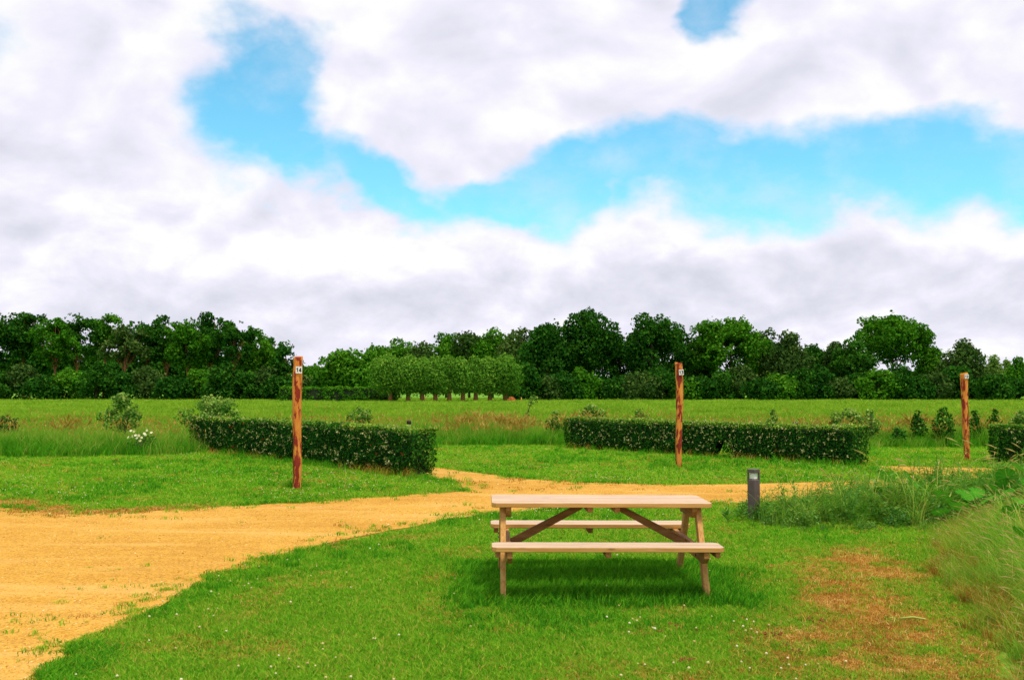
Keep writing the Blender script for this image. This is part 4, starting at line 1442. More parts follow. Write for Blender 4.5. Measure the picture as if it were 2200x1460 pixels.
def rose_bush():
    r = np.random.default_rng(91)
    d = 24.6
    x = X_at(303, d)
    root = empty('wild_rose', (x, d, 0))
    tag(root, 'wild rose with white blossoms at the meadow edge left of the clipped hedge', 'rose bush')
    mb = MB()
    for k in range(9):
        a = r.uniform(0, 6.283)
        q = r.uniform(0.1, 0.35)
        mb.tube([(0, 0, 0), (math.cos(a) * q * 0.5, math.sin(a) * q * 0.4, 0.3), (math.cos(a) * q, math.sin(a) * q * 0.7, r.uniform(0.45, 0.62))], [0.006, 0.005, 0.002], 5)
    mb.build('stem', M['bark'], root)
    C, N = crown_points([(r.normal(0, 0.16), r.normal(0, 0.1), r.uniform(0.2, 0.5), 0.16, 0.13) for _ in range(6)], 150, 92)
    V, F = leaf_cards(C, N, 0.055, 93)
    link('foliage', np_mesh('foliage', V, [F], M['shrub'], np.repeat(r.uniform(0.1, 0.7, len(C)), 4)), root)
    pet = MB()
    for k in range(7):
        a0 = 2 * math.pi * k / 7
        vs = [(0, 0, 0)] + [(0.036 * math.cos(a0 + s) * q, 0.036 * math.sin(a0 + s) * q, 0.010 * q) for s, q in ((-0.4, 0.7), (-0.2, 1.0), (0.2, 1.0), (0.4, 0.7))]
        pet.add(vs, [(0, 1, 2, 3, 4)])
    me = pet.mesh('flower', M['whitepetal'])
    at = me.attributes.new('tint', 'FLOAT', 'POINT'); at.data.foreach_set('value', np.full(len(me.vertices), 0.9, np.float32))
    spots = [(283, 925), (290, 926), (318, 924), (327, 929), (312, 931), (287, 937), (293, 935), (300, 935), (306, 940), (314, 934), (278, 939), (303, 946), (296, 941)]
    for px, py in spots:
        yy = r.uniform(-0.25, -0.02)
        fl = link('flower', me, root)
        fl.location = (X_at(px, d + yy) - x, yy, Z_at(py, d + yy))
        fl.rotation_euler = (r.uniform(0.7, 1.5), r.normal(0, 0.4), r.uniform(-0.5, 0.5))


rose_bush()


# ------------------------------------------------------------------ numbered posts
STROKES = {'1': [[(0.18, 0.80), (0.52, 1.0), (0.52, 0.0)]],
           '2': [[(0.04, 0.76), (0.16, 0.95), (0.42, 1.0), (0.70, 0.93), (0.80, 0.74), (0.72, 0.55), (0.04, 0.04), (0.84, 0.04)]],
           '3': [[(0.06, 0.92), (0.40, 1.0), (0.72, 0.92), (0.78, 0.74), (0.66, 0.57), (0.36, 0.53)], [(0.36, 0.53), (0.70, 0.47), (0.82, 0.26), (0.70, 0.07), (0.38, 0.0), (0.04, 0.10)]],
           '4': [[(0.66, 0.0), (0.66, 1.0), (0.02, 0.28), (0.92, 0.28)]]}


def number_mesh(txt, h, mat):
    """bold upright figures, built as thick strokes in the x-z plane"""
    mb = MB()
    w, t = h * 0.52, h * 0.20
    step = w * 1.22
    k = 0
    for i, ch in enumerate(txt):
        ox = (i - (len(txt) - 1) / 2) * step - w / 2
        for line in STROKES[ch]:
            pts = [Vector((ox + u * w, 0, (v - 0.5) * (h - t))) for u, v in line]
            for p, q in zip(pts, pts[1:]):
                k += 1
                d = (q - p).normalized()
                n = Vector((-d.z, 0, d.x)) * t / 2
                y0, y1 = -0.0014 - 0.00005 * k, 0.0
                e = d * t * 0.32
                c4 = [p - e - n, q + e - n, q + e + n, p - e + n]
                mb.add([(c.x, y0, c.z) for c in c4] + [(c.x, y1, c.z) for c in c4], [(0, 1, 2, 3), (7, 6, 5, 4), (0, 4, 5, 1), (1, 5, 6, 2), (2, 6, 7, 3), (3, 7, 4, 0)])
    return mb.mesh('number', mat)


def marker_post(num, base_px, top_px, rad0, rad1, plate_px, plate_wh, roll, seed, label, wob=0.012):
    bx, by = G(*base_px)
    H = Z_at(top_px[1], by)
    tx = X_at(top_px[0], by) - bx
    r = random.Random(seed)
    root = empty('marker_post', (bx, by, 0))
    tag(root, label, 'post', 'numbered pitch posts')
    # irregular peeled trunk
    sides, rings = 20, 46
    ph = [r.uniform(0, 6.283) for _ in range(8)]
    vs, fs = [], []

    def axis(t):
        return (tx * t + wob * math.sin(t * 5.2 + ph[0]) - wob * math.sin(ph[0]) * (1 - t), wob * 0.6 * math.sin(t * 4.1 + ph[1]))
    for i in range(rings + 1):
        t = i / rings
        cx, cy = axis(t)
        rr = rad0 + (rad1 - rad0) * t
        rr *= 1 + 0.035 * math.sin(t * 13 + ph[2]) + 0.03 * math.sin(t * 23 + ph[3])
        for k in range(sides):
            a = 2 * math.pi * k / sides
            q = rr * (1 + 0.05 * math.sin(2 * a + ph[4] + t * 2) + 0.035 * math.sin(3 * a + ph[5] - t * 5) + 0.02 * math.sin(7 * a + ph[6] + t * 9) + r.gauss(0, 0.006))
            z = -0.2 + (H + 0.2) * t
            if i == rings:
                z += 0.012 * math.cos(a + ph[7])
            vs.append((cx + q * math.cos(a), cy + q * math.sin(a), z))
    for i in range(rings):
        for k in range(sides):
            k2 = (k + 1) % sides
            fs.append((i * sides + k, i * sides + k2, (i + 1) * sides + k2, (i + 1) * sides + k))
    fs.append(tuple(rings * sides + k for k in range(sides)))
    mb = MB().add(vs, fs)
    mb.build('pole', M['post'], root, True)
    # plate
    px, py = plate_px
    t = (Z_at(py, by) + 0.2) / (H + 0.2)
    cx, cy = axis(t)
    xo = X_at(px, by) - bx - cx
    pl = MB().box((0, 0, 0), (plate_wh[0], 0.004, plate_wh[1])).build('number_plate', M['platewhite'], root, bevel=0.0012)
    pl.location = (cx + xo, cy - rad1 * 1.13 - 0.006, Z_at(py, by))
    pl.rotation_euler = (0, roll, 0)
    dg = link('number', number_mesh(num, plate_wh[1] * 0.66, M['ink']), pl)
    dg.location = (0, -0.0023, 0)
    for sx, sz in ((0, 0.42), (0, -0.42)):
        sc = MB().tube([(0, -0.0028, 0), (0, 0.0, 0)], 0.0035, 8).build('screw', M['iron'], pl)
        sc.location = (sx, -0.0012, plate_wh[1] * sz)
    return root


marker_post('14', (637, 1051), (641, 766), 0.068, 0.083, (644.5, 794.5), (0.104, 0.112), R(2), 1, 'peeled orange trunk post with number plate 14 before the left hedge', 0.016)
marker_post('13', (1459, 1005), (1457.5, 779), 0.064, 0.080, (1462.5, 799.5), (0.098, 0.112), R(-3), 5, 'peeled orange trunk post with number plate 13 before the middle hedge', 0.020)
marker_post('12', (2079, 989), (2070.5, 801), 0.066, 0.078, (2073.5, 808.5), (0.092, 0.095), R(-2), 9, 'leaning peeled orange trunk post with number plate 12', 0.010)


# ------------------------------------------------------------------ lamp bollards
def square_bollard():
    bx, by = G(1620, 1117)
    root = empty('bollard_light', (bx, by, 0), R(40))
    tag(root, 'square dark grey bollard light right of the picnic table', 'bollard light')
    w = 0.112
    H = Z_at(1007, by)
    hw = w / 2
    z0, z1 = H - 0.128, H - 0.045
    b = MB()
    n = 0.010
    b.prism([(-hw, -hw), (hw, -hw), (hw, hw), (-hw, hw)], -0.05, z0 - 0.014)
    b.build('column', M['bollard'], root, bevel=0.003)
    # sloping shoulder
    s = MB()
    t = hw * 0.72
    s.add([(-hw, -hw, z0 - 0.014), (hw, -hw, z0 - 0.014), (hw, hw, z0 - 0.014), (-hw, hw, z0 - 0.014), (-t, -t, z0 + 0.004), (t, -t, z0 + 0.004), (t, t, z0 + 0.004), (-t, t, z0 + 0.004)],
          [(0, 1, 5, 4), (1, 2, 6, 5), (2, 3, 7, 6), (3, 0, 4, 7), (4, 5, 6, 7)])
    s.build('shoulder', M['bollard'], root)
    for sx, sy in ((-1, 1), (1, -1), (1, 1)):
        MB().box((sx * (hw - 0.009), sy * (hw - 0.009), (z0 - 0.014 + z1) / 2), (0.018, 0.018, z1 - z0 + 0.014)).build('corner_bar', M['bollard'], root)
    MB().box((0, 0, (z0 + z1) / 2 + 0.002), (hw * 1.22, hw * 1.22, z1 - z0 - 0.004)).build('lamp', M['frosted'], root, bevel=0.004)
    MB().prism([(-hw - 0.001, -hw - 0.001), (hw + 0.001, -hw - 0.001), (hw + 0.001, hw + 0.001), (-hw - 0.001, hw + 0.001)], z1, H).build('cap', M['bollard'], root, bevel=0.003)


square_bollard()


def round_bollard(px, top, d, label):
    x = X_at(px, d)
    H = Z_at(top, d)
    root = empty('round_bollard_light', (x, d, 0))
    tag(root, label, 'bollard light', 'round bollard lights behind the hedges')
    r = 0.070
    MB().tube([(0, 0, -0.05), (0, 0, H - 0.19)], r * 0.92, 16).build('column', M['bollard'], root, True)
    MB().tube([(0, 0, H - 0.19), (0, 0, H - 0.12)], r * 0.80, 16).build('lamp', M['frosted'], root, True)
    MB().tube([(0, 0, H - 0.122), (0, 0, H - 0.04), (0, 0, H - 0.012), (0, 0, H)], [r, r, r * 0.86, r * 0.45], 16).build('cap', M['browncap'], root, True)


round_bollard(879, 902, 29.5, 'round brown-capped bollard light peeping over the left-hand clipped hedge')
round_bollard(1707.5, 905, 29.5, 'round brown-capped bollard light peeping over the middle clipped hedge')


# ------------------------------------------------------------------ picnic table
def picnic_table():
    root = empty('picnic_table', (TABLE_C[0], TABLE_C[1], 0), R(1.6))
    root.rotation_euler = (0, R(0.35), R(1.6))
    tag(root, 'wooden picnic table with attached benches on the lawn', 'picnic table')
    L = 1.80
    T, TS = 0.745, 0.455         # heights of the table top and the seats
    th = 0.036

    def plank(name, y0, y1, z1, cut_front, cut_back):
        hl, c = L / 2, 0.035
        pts = []
        if cut_front:
            pts += [(-hl, y0 + c), (-hl + c, y0), (hl - c, y0), (hl, y0 + c)]
        else:
            pts += [(-hl, y0), (hl, y0)]
        if cut_back:
            pts += [(hl, y1 - c), (hl - c, y1), (-hl + c, y1), (-hl, y1 - c)]
        else:
            pts += [(hl, y1), (-hl, y1)]
        return MB().prism(pts, z1 - th, z1).build(name, M['plank'], root, bevel=0.0035)
    n, w, g = 5, 0.120, 0.0095
    y = -0.365
    for i in range(n):
        plank('tabletop_plank', y, y + w, T + (i % 2) * 0.0008, i == 0, i == n - 1)
        y += w + g
    for y0 in (-0.785, 0.515):
        for i in range(2):
            plank('seat_plank', y0 + i * 0.138, y0 + i * 0.138 + 0.132, TS, i == 0, i == 1)
    for s in (-1, 1):
        xl = s * 0.805
        # legs: slanted boards, outside the beams
        for q in (-1, 1):
            p0 = Vector((0, q * 0.60, -0.03)); p1 = Vector((0, q * 0.185 - 0.02, T - th - 0.001))
            dv = (p1 - p0)
            n_ = Vector((0, 1, 0))
            hwid = 0.047
            vs = [(-0.022, p0.y - hwid, p0.z), (0.022, p0.y - hwid, p0.z), (0.022, p0.y + hwid, p0.z), (-0.022, p0.y + hwid, p0.z),
                  (-0.022, p1.y - hwid, p1.z), (0.022, p1.y - hwid, p1.z), (0.022, p1.y + hwid, p1.z), (-0.022, p1.y + hwid, p1.z)]
            MB().add(vs, [(3, 2, 1, 0), (4, 5, 6, 7), (0, 1, 5, 4), (1, 2, 6, 5), (2, 3, 7, 6), (3, 0, 4, 7)]).build('leg', M['legwood'], root, bevel=0.003, loc=(xl, 0, 0))
        xb = s * (0.805 - 0.022 - 0.0225)
        # beam that carries both seats, with bevelled ends
        zt, zb = TS - th - 0.001, TS - th - 0.100
        vs = []
        for xx in (xb - 0.021, xb + 0.021):
            vs += [(xx, -0.77, zt), (xx, 0.77, zt), (xx, 0.77, zt - 0.05), (xx, 0.70, zb), (xx, -0.70, zb), (xx, -0.77, zt - 0.05)]
        fs = [(0, 1, 2, 3, 4, 5), (11, 10, 9, 8, 7, 6)] + [(i, i + 6, (i + 1) % 6 + 6, (i + 1) % 6) for i in range(6)]
        MB().add(vs, fs).build('seat_beam', M['beamwood'], root, bevel=0.003)
        # beam under the table top
        vs = []
        zt2 = T - th - 0.001
        for xx in (xb - 0.021, xb + 0.021):
            vs += [(xx, -0.335, zt2), (xx, 0.245, zt2), (xx, 0.245, zt2 - 0.03), (xx, 0.17, zt2 - 0.09), (xx, -0.26, zt2 - 0.09), (xx, -0.335, zt2 - 0.03)]
        MB().add(vs, fs).build('top_beam', M['beamwood'], root, bevel=0.003)
        # slanted brace
        a, b = Vector((s * 0.15, -0.06, T - th - 0.012)), Vector((s * 0.735, -0.06, TS - 0.075))
        dv = (b - a).normalized()
        nv = Vector((-dv.z, 0, dv.x))
        hw = 0.034
        vs = []
        for yy in (-0.022, 0.022):
            for p, e in ((a, -1), (b, 1)):
                vs += [p + nv * hw + Vector((0, yy, 0)), p - nv * hw + Vector((0, yy, 0))]
        # trim the upper end flat under the top
        zlim = T - th - 0.002
        vs = [Vector((v.x, v.y, min(v.z, zlim))) for v in vs]
        MB().add(vs, [(0, 1, 3, 2), (4, 6, 7, 5), (0, 4, 5, 1), (2, 3, 7, 6), (0, 2, 6, 4), (1, 5, 7, 3)]).build('brace', M['darkbeam'], root, bevel=0.002)
        # short cleats under the ends of the seats
        for yc in (-0.65, 0.65):
            MB().box((s * 0.852, yc, TS - th - 0.024), (0.04, 0.20, 0.044)).build('seat_cleat', M['beamwood'], root, bevel=0.003)
        # bolts
        for q in (-1, 1):
            for dz in (0.03, 0.07):
                for xx, e in ((xl + s * 0.0225, s), (xb - s * 0.0215, -s)):
                    MB().tube([(xx, q * (0.40 + dz), TS - th - dz), (xx + e * 0.008, q * (0.40 + dz), TS - th - dz)], 0.010, 8).build('bolt', M['iron'], root)
    for xc in (-0.095, 0.125):
        MB().box((xc, -0.06, T - th - 0.0235), (0.044, 0.54, 0.045)).build('top_cleat', M['beamwood'], root, bevel=0.003)
    for yc in (-0.65, 0.65):
        MB().box((0.0, yc, TS - th - 0.0235), (0.044, 0.22, 0.045)).build('seat_cleat', M['beamwood'], root, bevel=0.003)


M['legwood'] = wood_mat('pine_leg', (0.56, 0.29, 0.075), (0.36, 0.15, 0.035), (0.66, 0.38, 0.13), (26.0, 26.0, 1.2))
M['beamwood'] = wood_mat('pine_beam', (0.42, 0.185, 0.05), (0.26, 0.09, 0.022), (0.52, 0.27, 0.09), (26.0, 1.2, 26.0))
M['darkbeam'] = wood_mat('pine_brace', (0.29, 0.115, 0.030), (0.19, 0.065, 0.016), (0.38, 0.18, 0.055), (2.0, 26.0, 8.0))
picnic_table()


# ------------------------------------------------------------------ weedy bank and tall grass on the right
def lance_weed(name, seed, h, nst, mats):
    """upright leafy stems with narrow leaves"""
    r = np.random.default_rng(seed)
    parts = []
    for s in range(nst):
        a = r.uniform(0, 6.283)
        b = np.array([r.normal(0, 0.05), r.normal(0, 0.05), 0])
        dv = np.array([math.cos(a), math.sin(a), 0]) * h * r.uniform(0.05, 0.35)
        hh = h * r.uniform(0.7, 1.15)
        ts = np.linspace(0, 1, 5)
        C = np.array([b + dv * t * t + np.array([0, 0, hh * t]) for t in ts])
        w = 0.003
        V = np.concatenate([C + [w, 0, 0], C - [w, 0, 0]])
        parts.append((V, [np.array([[j, j + 5, j + 6, j + 1] for j in range(4)])], 0.5, 0))
        nl = int(16 * hh / 0.4)
        for k in range(nl):
            t = 0.12 + 0.88 * (k + r.uniform(0, 1)) / nl
            p = b + dv * t * t + np.array([0, 0, hh * t])
            aa = r.uniform(0, 6.283)
            ll = r.uniform(0.05, 0.11) * (1.1 - 0.5 * t)
            d = np.array([math.cos(aa), math.sin(aa), r.uniform(0.1, 0.8)]); d /= np.linalg.norm(d)
            sd = np.cross(d, [0, 0, 1]); sd /= np.linalg.norm(sd)
            m = p + d * ll * 0.45
            tip = p + d * ll - np.array([0, 0, ll * 0.2])
            ww = ll * 0.15
            V = np.array([p, m + sd * ww, tip, m - sd * ww])
            parts.append((V, [np.array([[0, 1, 2, 3]])], np.clip(r.normal(0.5, 0.25), 0, 1), 0))
    return merge_meshes(name, parts, mats)


def bushy_weed(name, seed, h, mats):
    """low mounded weed with many small leaves"""
    r = np.random.default_rng(seed)
    lobes = [(r.normal(0, 0.09), r.normal(0, 0.09), r.uniform(0.25, 0.8) * h, 0.10, 0.09) for _ in range(6)]
    C, N = crown_points(lobes, 420, seed + 1)
    V, F = leaf_cards(C, N, 0.040, seed + 2, 0.42)
    return np_mesh(name, V, [F], mats[0], np.repeat(np.clip(r.normal(0.45, 0.25, len(C)), 0, 1), 4))


def make_bank():
    r = np.random.default_rng(41)
    mw = [M['weed'], M['seed']]
    mp = [M['palegrass'], M['tan']]
    WIND = 2.6
    kinds = [lance_weed('w0', 401, 0.42, 6, mw), lance_weed('w1', 402, 0.34, 5, mw), bushy_weed('w2', 403, 0.26, mw), bushy_weed('w3', 404, 0.22, mw),
             seed_grass_mesh('w4', 34, 0.42, 0.09, 405, 0.0065, 2, 1, mp, 0.6, 0.10, 0.005),
             seed_grass_mesh('w5', 26, 0.55, 0.09, 406, 0.006, 4, 1, mp, 0.6, 0.12, 0.005),
             tuft_mesh('w6', 30, 0.34, 0.10, 0.008, 0.8, 407, M['lush'], tint=(0.6, 0.25), lean=0.7)]
    x = r.uniform(1.5, 13, 4200); y = r.uniform(10.5, 19, 4200)
    k = inside(BANK, x, y)
    x, y = x[k], y[k]
    rel = np.clip((x - 2.6) / 2.2, 0, 1)
    u = r.uniform(0, 1, len(x))
    idx = np.where(u < 0.22, 0, np.where(u < 0.36, 1, np.where(u < 0.56, 2, np.where(u < 0.72, 3, np.where(u < 0.86, 4, np.where(u < 0.92, 5, 6))))))
    idx = np.where((x < 3.05) & (r.uniform(0, 1, len(x)) < 0.8), np.where(u < 0.5, 6, 1), idx)
    edge = np.clip(seg_dist(BANK, x, y) / 0.35, 0.35, 1)
    s = r.uniform(0.75, 1.3, len(x)) * edge * (0.62 + 0.45 * rel) * (0.70 + 0.65 * fbm(x, y, 0.8, 71, 2))
    scatter('bank_weeds', np.stack([x, y, np.zeros(len(x))], 1), kinds, idx, s, 43, 0.12, 'tangle of green weeds on the bank right of the bollard light', 'weeds')
    # tall grass at the right
    kinds = [seed_grass_mesh('r0', 46, 0.44, 0.09, 411, 0.005, 1, 1, mp, 0.55, 0.10, 0.0040, WIND),
             seed_grass_mesh('r1', 40, 0.50, 0.09, 412, 0.0048, 3, 1, mp, 0.6, 0.11, 0.0042, WIND),
             seed_grass_mesh('r2', 46, 0.36, 0.10, 413, 0.0055, 0, 1, mp, 0.55, 0.09, 0.004, WIND),
             tuft_mesh('r3', 40, 0.30, 0.10, 0.0055, 0.9, 414, M['straw'], tint=(0.35, 0.3), lean=0.6),
             tuft_mesh('r4', 36, 0.32, 0.09, 0.006, 0.7, 415, M['lawn'], tint=(0.55, 0.25), lean=0.6)]
    x = r.uniform(1.5, 11.5, 16000); y = r.uniform(4.2, 14.5, 16000)
    k = inside(TALL, x + (fbm(x, y, 0.5, 9, 3) - 0.5) * 0.5, y) & (x < 0.56 * y + 2.2) & ((x > 0.2 * y))
    x, y = x[k], y[k]
    u = r.uniform(0, 1, len(x))
    e = seg_dist(TALL, x, y)
    idx = np.where(u < 0.28, 0, np.where(u < 0.40, 1, np.where(u < 0.66, 2, np.where(u < 0.70, 3, 4))))
    dr = dry_field(x, y)
    idx = np.where((e < 0.35) & (r.uniform(0, 1, len(x)) < 0.35), 3, idx)
    s = r.uniform(0.75, 1.15, len(x)) * np.clip(0.45 + e * 0.75, 0.4, 1.0)
    scatter('tall_grass', np.stack([x, y, np.zeros(len(x))], 1), kinds, idx, s, 44, 0.14, 'tall pale grass with tan seed heads along the right edge', 'grass', rotz=r.normal(0, 1.1, len(x)))
    # dry clippings lying on the worn patch
    x, y = sample_depth(9000, 4.6, 10.5, 1.2, 2.0, 0.57, 45)
    d = dry_field(x, y)
    k = (r.uniform(0, 1, len(x)) < d * 0.9 * (fbm(x, y, 0.35, 12, 3) > 0.42)) & ~road_mask(x, y)
    x, y = x[k], y[k]
    kinds = [tuft_mesh('c%d' % i, 9, 0.012, 0.06, 0.004, 5.0, 421 + i, M['straw'], tint=([0.15, 0.5, 0.75][i], 0.2), lean=3.0, flop=0.4) for i in range(3)]
    scatter('dry_clippings', np.stack([x, y, np.full(len(x), 0.022)], 1), kinds, r.integers(0, 3, len(x)), r.uniform(0.6, 1.5, len(x)), 46, 0.15, 'orange-brown dry grass clippings on the worn patch at lower right', 'clippings')


make_bank()


# ------------------------------------------------------------------ big-leaved plants on the bank
def big_leaf_mesh(seed):
    r = np.random.default_rng(seed)
    n = 22
    vs = [(0.0, 0.0, 0.0)]
    tints = [0.75]
    for ring, q in ((1, 0.5), (2, 1.0)):
        for k in range(n):
            a = -math.pi + 2 * math.pi * (k + 0.5) / n
            # heart outline: notch at the stalk, wavy margin
            rad = (0.62 + 0.38 * abs(math.cos(a / 2)) ** 0.7) * (1 + 0.05 * math.sin(a * 9 + seed) + r.normal(0, 0.02) * (ring == 2))
            notch = max(0, 1 - abs(abs(a) - math.pi) / 0.45)
            rad *= 1 - 0.5 * notch
            x, y = math.cos(a) * rad * q, math.sin(a) * rad * q
            z = 0.20 * q * q * (0.5 + 0.5 * math.cos(2 * a)) - 0.06 * q + 0.035 * math.sin(a * 9 + seed) * q * (ring == 2) - 0.16 * q * q * max(0, math.cos(a))
            vs.append((x, y, z))
            tints.append(0.35 + 0.35 * (k % 2) + (0.1 if ring == 1 else 0))
    fs = [(0, 1 + k, 1 + (k + 1) % n) for k in range(n)]
    fs += [(1 + k, 1 + n + k, 1 + n + (k + 1) % n, 1 + (k + 1) % n) for k in range(n)]
    me = bpy.data.meshes.new('leaf')
    me.from_pydata(vs, [], fs)
    at = me.attributes.new('tint', 'FLOAT', 'POINT'); at.data.foreach_set('value', np.array(tints, np.float32))
    for p in me.polygons:
        p.use_smooth = True
    me.materials.append(M['butterbur'])
    return me


BIGLEAF = [big_leaf_mesh(i) for i in range(5)]


def butterbur(px, py, d, leaves, seed, label):
    """leaves: (pixel x, pixel y, size in m, pitch, yaw, roll)"""
    r = random.Random(seed)
    x0 = X_at(px, d)
    root = empty('butterbur', (x0, d, 0))
    tag(root, label, 'plant', 'large-leaved plants on the bank')
    for i, (lx, ly, sz, dy, tilt, yaw) in enumerate(leaves):
        p = Vector((X_at(lx, d + dy) - x0, dy, Z_at(ly, d + dy)))
        lf = link('leaf', BIGLEAF[(seed + i) % 5], root)
        lf.location = p
        lf.scale = (sz, sz, sz)
        lf.rotation_euler = Euler((R(tilt), R(r.uniform(-12, 12)), R(yaw)), 'ZYX')
        b = Vector((r.gauss(0, 0.03), r.gauss(0, 0.03), -0.02))
        st = MB().tube([b, b * 0.4 + p * 0.6 + Vector((0, 0, 0.03)), p + Vector((0, 0, -0.004))], [0.009, 0.007, 0.005], 6)
        st.build('stalk', M['stickgreen'], root, True)


butterbur(1935, 1035, 13.4, [(1912, 1022, 0.15, -0.1, 38, 160), (1948, 1022, 0.10, 0.0, 62, 95), (1962, 1042, 0.11, 0.05, 55, 40), (1895, 1050, 0.14, -0.15, 24, 200)], 1,
          'large-leaved plant on the bank with its top leaf above the track, nearest the bollard light')
butterbur(2020, 1072, 12.6, [(2024, 1068, 0.15, -0.2, 48, 100), (2066, 1062, 0.13, 0.0, 30, 20), (2090, 1056, 0.12, 0.05, 30, 340), (2042, 1050, 0.08, 0.1, 50, 70)], 2,
          'large-leaved plant with a dark cupped leaf in the middle of the bank')
butterbur(2040, 1100, 11.6, [(2022, 1098, 0.13, -0.15, 25, 185), (2062, 1086, 0.13, 0.0, 32, 150), (2100, 1090, 0.11, 0.05, 28, 90)], 3,
          'large-leaved plant with a pale pointed leaf over the lawn edge')
butterbur(2130, 1080, 12.4, [(2118, 1072, 0.15, 0, 30, 250), (2150, 1062, 0.16, 0.1, 35, 280), (2178, 1078, 0.17, -0.1, 38, 30), (2135, 1050, 0.12, 0.2, 45, 90)], 4,
          'large-leaved plant among the tall grass left of the right edge')
butterbur(2170, 1030, 13.4, [(2160, 1022, 0.15, 0, 62, 150), (2190, 1008, 0.17, 0.1, 40, 60), (2150, 1040, 0.13, -0.05, 55, 200), (2196, 1040, 0.15, -0.1, 35, 320)], 5,
          'tallest large-leaved plant at the right edge below the hedge')
butterbur(2185, 1110, 11.0, [(2180, 1096, 0.17, 0, 40, 150), (2205, 1090, 0.15, 0.1, 35, 20), (2160, 1110, 0.12, -0.1, 30, 190)], 6,
          'large-leaved plant arching over tan seed heads at the right edge')
butterbur(2130, 1165, 9.9, [(2124, 1160, 0.12, -0.1, 48, 100), (2110, 1178, 0.09, -0.05, 30, 200)], 7,
          'large-leaved plant with one round leaf sunk in the tall grass')
butterbur(2195, 1165, 9.7, [(2192, 1150, 0.13, -0.1, 55, 100), (2176, 1180, 0.11, -0.05, 60, 140), (2206, 1185, 0.13, -0.1, 55, 60)], 8,
          'lowest large-leaved plant at the right edge, with leaves in shade')


def thistle(px, py_top, d, seed, label, lean=0.0):
    """upright weed that stands clear of the bank"""
    r = np.random.default_rng(seed)
    x = X_at(px, d)
    H = Z_at(py_top, d)
    root = empty('tall_weed', (x, d, 0))
    tag(root, label, 'weed', 'tall weeds on the bank')
    MB().tube([(0, 0, -0.02), (lean * 0.4, 0, H * 0.5), (lean, 0, H)], [0.006, 0.005, 0.003], 6).build('stem', M['stickgreen'], root)
    lm = []
    for k in range(3):
        n = 6
        vs, fs = [], []
        for j in range(n + 1):
            t = j / n
            w = 0.13 * math.sin(math.pi * min(1, t * 0.9 + 0.1)) * (1 + 0.35 * (j % 2))
            z = -0.22 * t * t + 0.03 * k
            vs += [(t, w, z + 0.03), (t, 0, z), (t, -w, z + 0.03)]
        for j in range(n):
            a = j * 3
            fs += [(a, a + 1, a + 4, a + 3), (a + 1, a + 2, a + 5, a + 4)]
        me = bpy.data.meshes.new('leaf'); me.from_pydata(vs, [], fs)
        at = me.attributes.new('tint', 'FLOAT', 'POINT'); at.data.foreach_set('value', np.full(len(vs), 0.4 + 0.2 * k, np.float32))
        me.materials.append(M['weed'])
        lm.append(me)
    nl = 18
    for i in range(nl):
        t = 0.15 + 0.85 * i / (nl - 1)
        lf = link('leaf', lm[i % 3], root)
        s = 0.16 * (1.15 - 0.85 * t)
        lf.scale = (s, s, s)
        lf.location = (lean * t * t, 0, H * t)
        lf.rotation_euler = (0, -R(r.uniform(20, 50) + 25 * t), i * 2.4 + r.normal(0, 0.2))


thistle(1808, 1003, 12.8, 1, 'tallest toothed weed rising from the bank in front of the track')
thistle(1708, 1028, 12.7, 2, 'toothed weed rising from the bank, nearest the bollard light', -0.05)
thistle(1676, 1046, 12.5, 3, 'slim toothed weed right beside the bollard light', 0.03)
thistle(1560, 1092, 12.4, 4, 'low toothed weed left of the bollard light', -0.02)
thistle(1590, 1086, 12.55, 5, 'low toothed weed touching the left side of the bollard light', 0.02)


# ------------------------------------------------------------------ small things on the lawn
def clod(px, py, size, seed, label):
    r = random.Random(seed)
    x, y = G(px, py)
    root = empty('dry_clod', (x, y, 0))
    tag(root, label, 'clod', 'brown clods on the lawn')
    for k in range(8):
        bm = bmesh.new()
        bmesh.ops.create_icosphere(bm, subdivisions=2, radius=1.0)
        for v in bm.verts:
            v.co *= r.uniform(0.55, 1.25)
        bmesh.ops.scale(bm, vec=(1, 0.85, 0.62), verts=bm.verts)
        me = bpy.data.meshes.new('lump'); bm.to_mesh(me); bm.free()
        me.materials.append(M['clod'])
        o = link('lump', me, root)
        s = size * r.uniform(0.18, 0.38)
        o.scale = (s, s, s)
        o.location = (r.gauss(0, size * 0.6), r.gauss(0, size * 0.4), 0.014 + s * 0.4)
        o.rotation_euler = (r.uniform(0, 3), r.uniform(0, 3), r.uniform(0, 3))


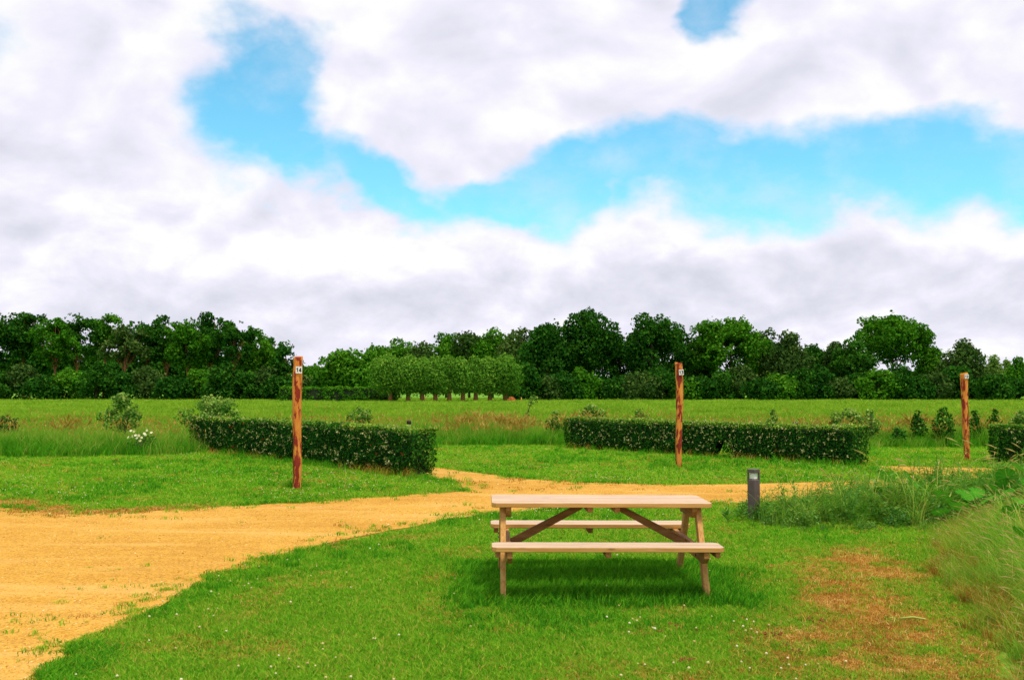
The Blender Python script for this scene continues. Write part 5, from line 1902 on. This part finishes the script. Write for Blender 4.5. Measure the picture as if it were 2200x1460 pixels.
for i, (px, py, s, lb) in enumerate([(1657, 1366, 0.050, 'dark red-brown clod on the lawn between the table and the worn patch'),
                                    (1226, 1287, 0.055, 'red-brown clod in front of the picnic table shadow'),
                                    (1468, 1425, 0.050, 'larger brown clod at the bottom of the lawn below the table'),
                                    (1450, 1348, 0.045, 'flat brown clod just below the right table leg'),
                                    (1418, 1360, 0.030, 'small brown clod left of the flat brown clod'),
                                    (1496, 1356, 0.025, 'tiny brown clod right of the flat brown clod'),
                                    (1752, 1336, 0.050, 'brown crumbled clod on the edge of the worn patch'),
                                    (1715, 1404, 0.032, 'small dark clod inside the worn patch'),
                                    (1890, 1142, 0.050, 'orange-brown clod at the foot of the weedy bank')]):
    clod(px, py, s, 900 + i, lb)


def fallen_stem():
    x0, y0 = G(1935, 1341); x1, y1 = G(1990, 1343)
    o = MB().tube([(x0, y0, 0.045), ((x0 + x1) / 2, (y0 + y1) / 2 + 0.01, 0.055), (x1, y1, 0.045)], [0.006, 0.008, 0.005], 8).build('fallen_stem', M['stickgreen'], None, True)
    tag(o, 'yellow-green plant stem lying on the worn patch', 'stem')


fallen_stem()


def heap():
    d = 103.0
    r = random.Random(4)
    x = X_at(1099, d)
    bm = bmesh.new()
    bmesh.ops.create_icosphere(bm, subdivisions=3, radius=1.0)
    for v in bm.verts:
        v.co *= 1 + r.uniform(-0.08, 0.08)
        v.co = Vector((v.co.x * 0.50, v.co.y * 0.45, max(-0.05, v.co.z * 0.60 + 0.02)))
    me = bpy.data.meshes.new('brown_heap'); bm.to_mesh(me); bm.free()
    me.materials.append(M['heap'])
    o = link('brown_heap', me, None, (x, d, 0.02))
    tag(o, 'small rust-brown heap at the right end of the willow row', 'heap')


heap()


def stake(px, d, top, label):
    x = X_at(px, d)
    H = Z_at(top, d)
    o = MB().tube([(0, 0, -0.2), (0.01, 0, H * 0.5), (0.0, 0.0, H - 0.05), (0, 0, H)], [0.07, 0.065, 0.06, 0.03], 8).build('wooden_stake', M['plank'], None, True, loc=(x, d, 0))
    tag(o, label, 'stake')


stake(1120, 102.0, 853, 'thin pale wooden stake just right of the rust-brown heap')
stake(914, 110.0, 851, 'thin wooden stake behind the left part of the willow row')
bpy.context.view_layer.update()
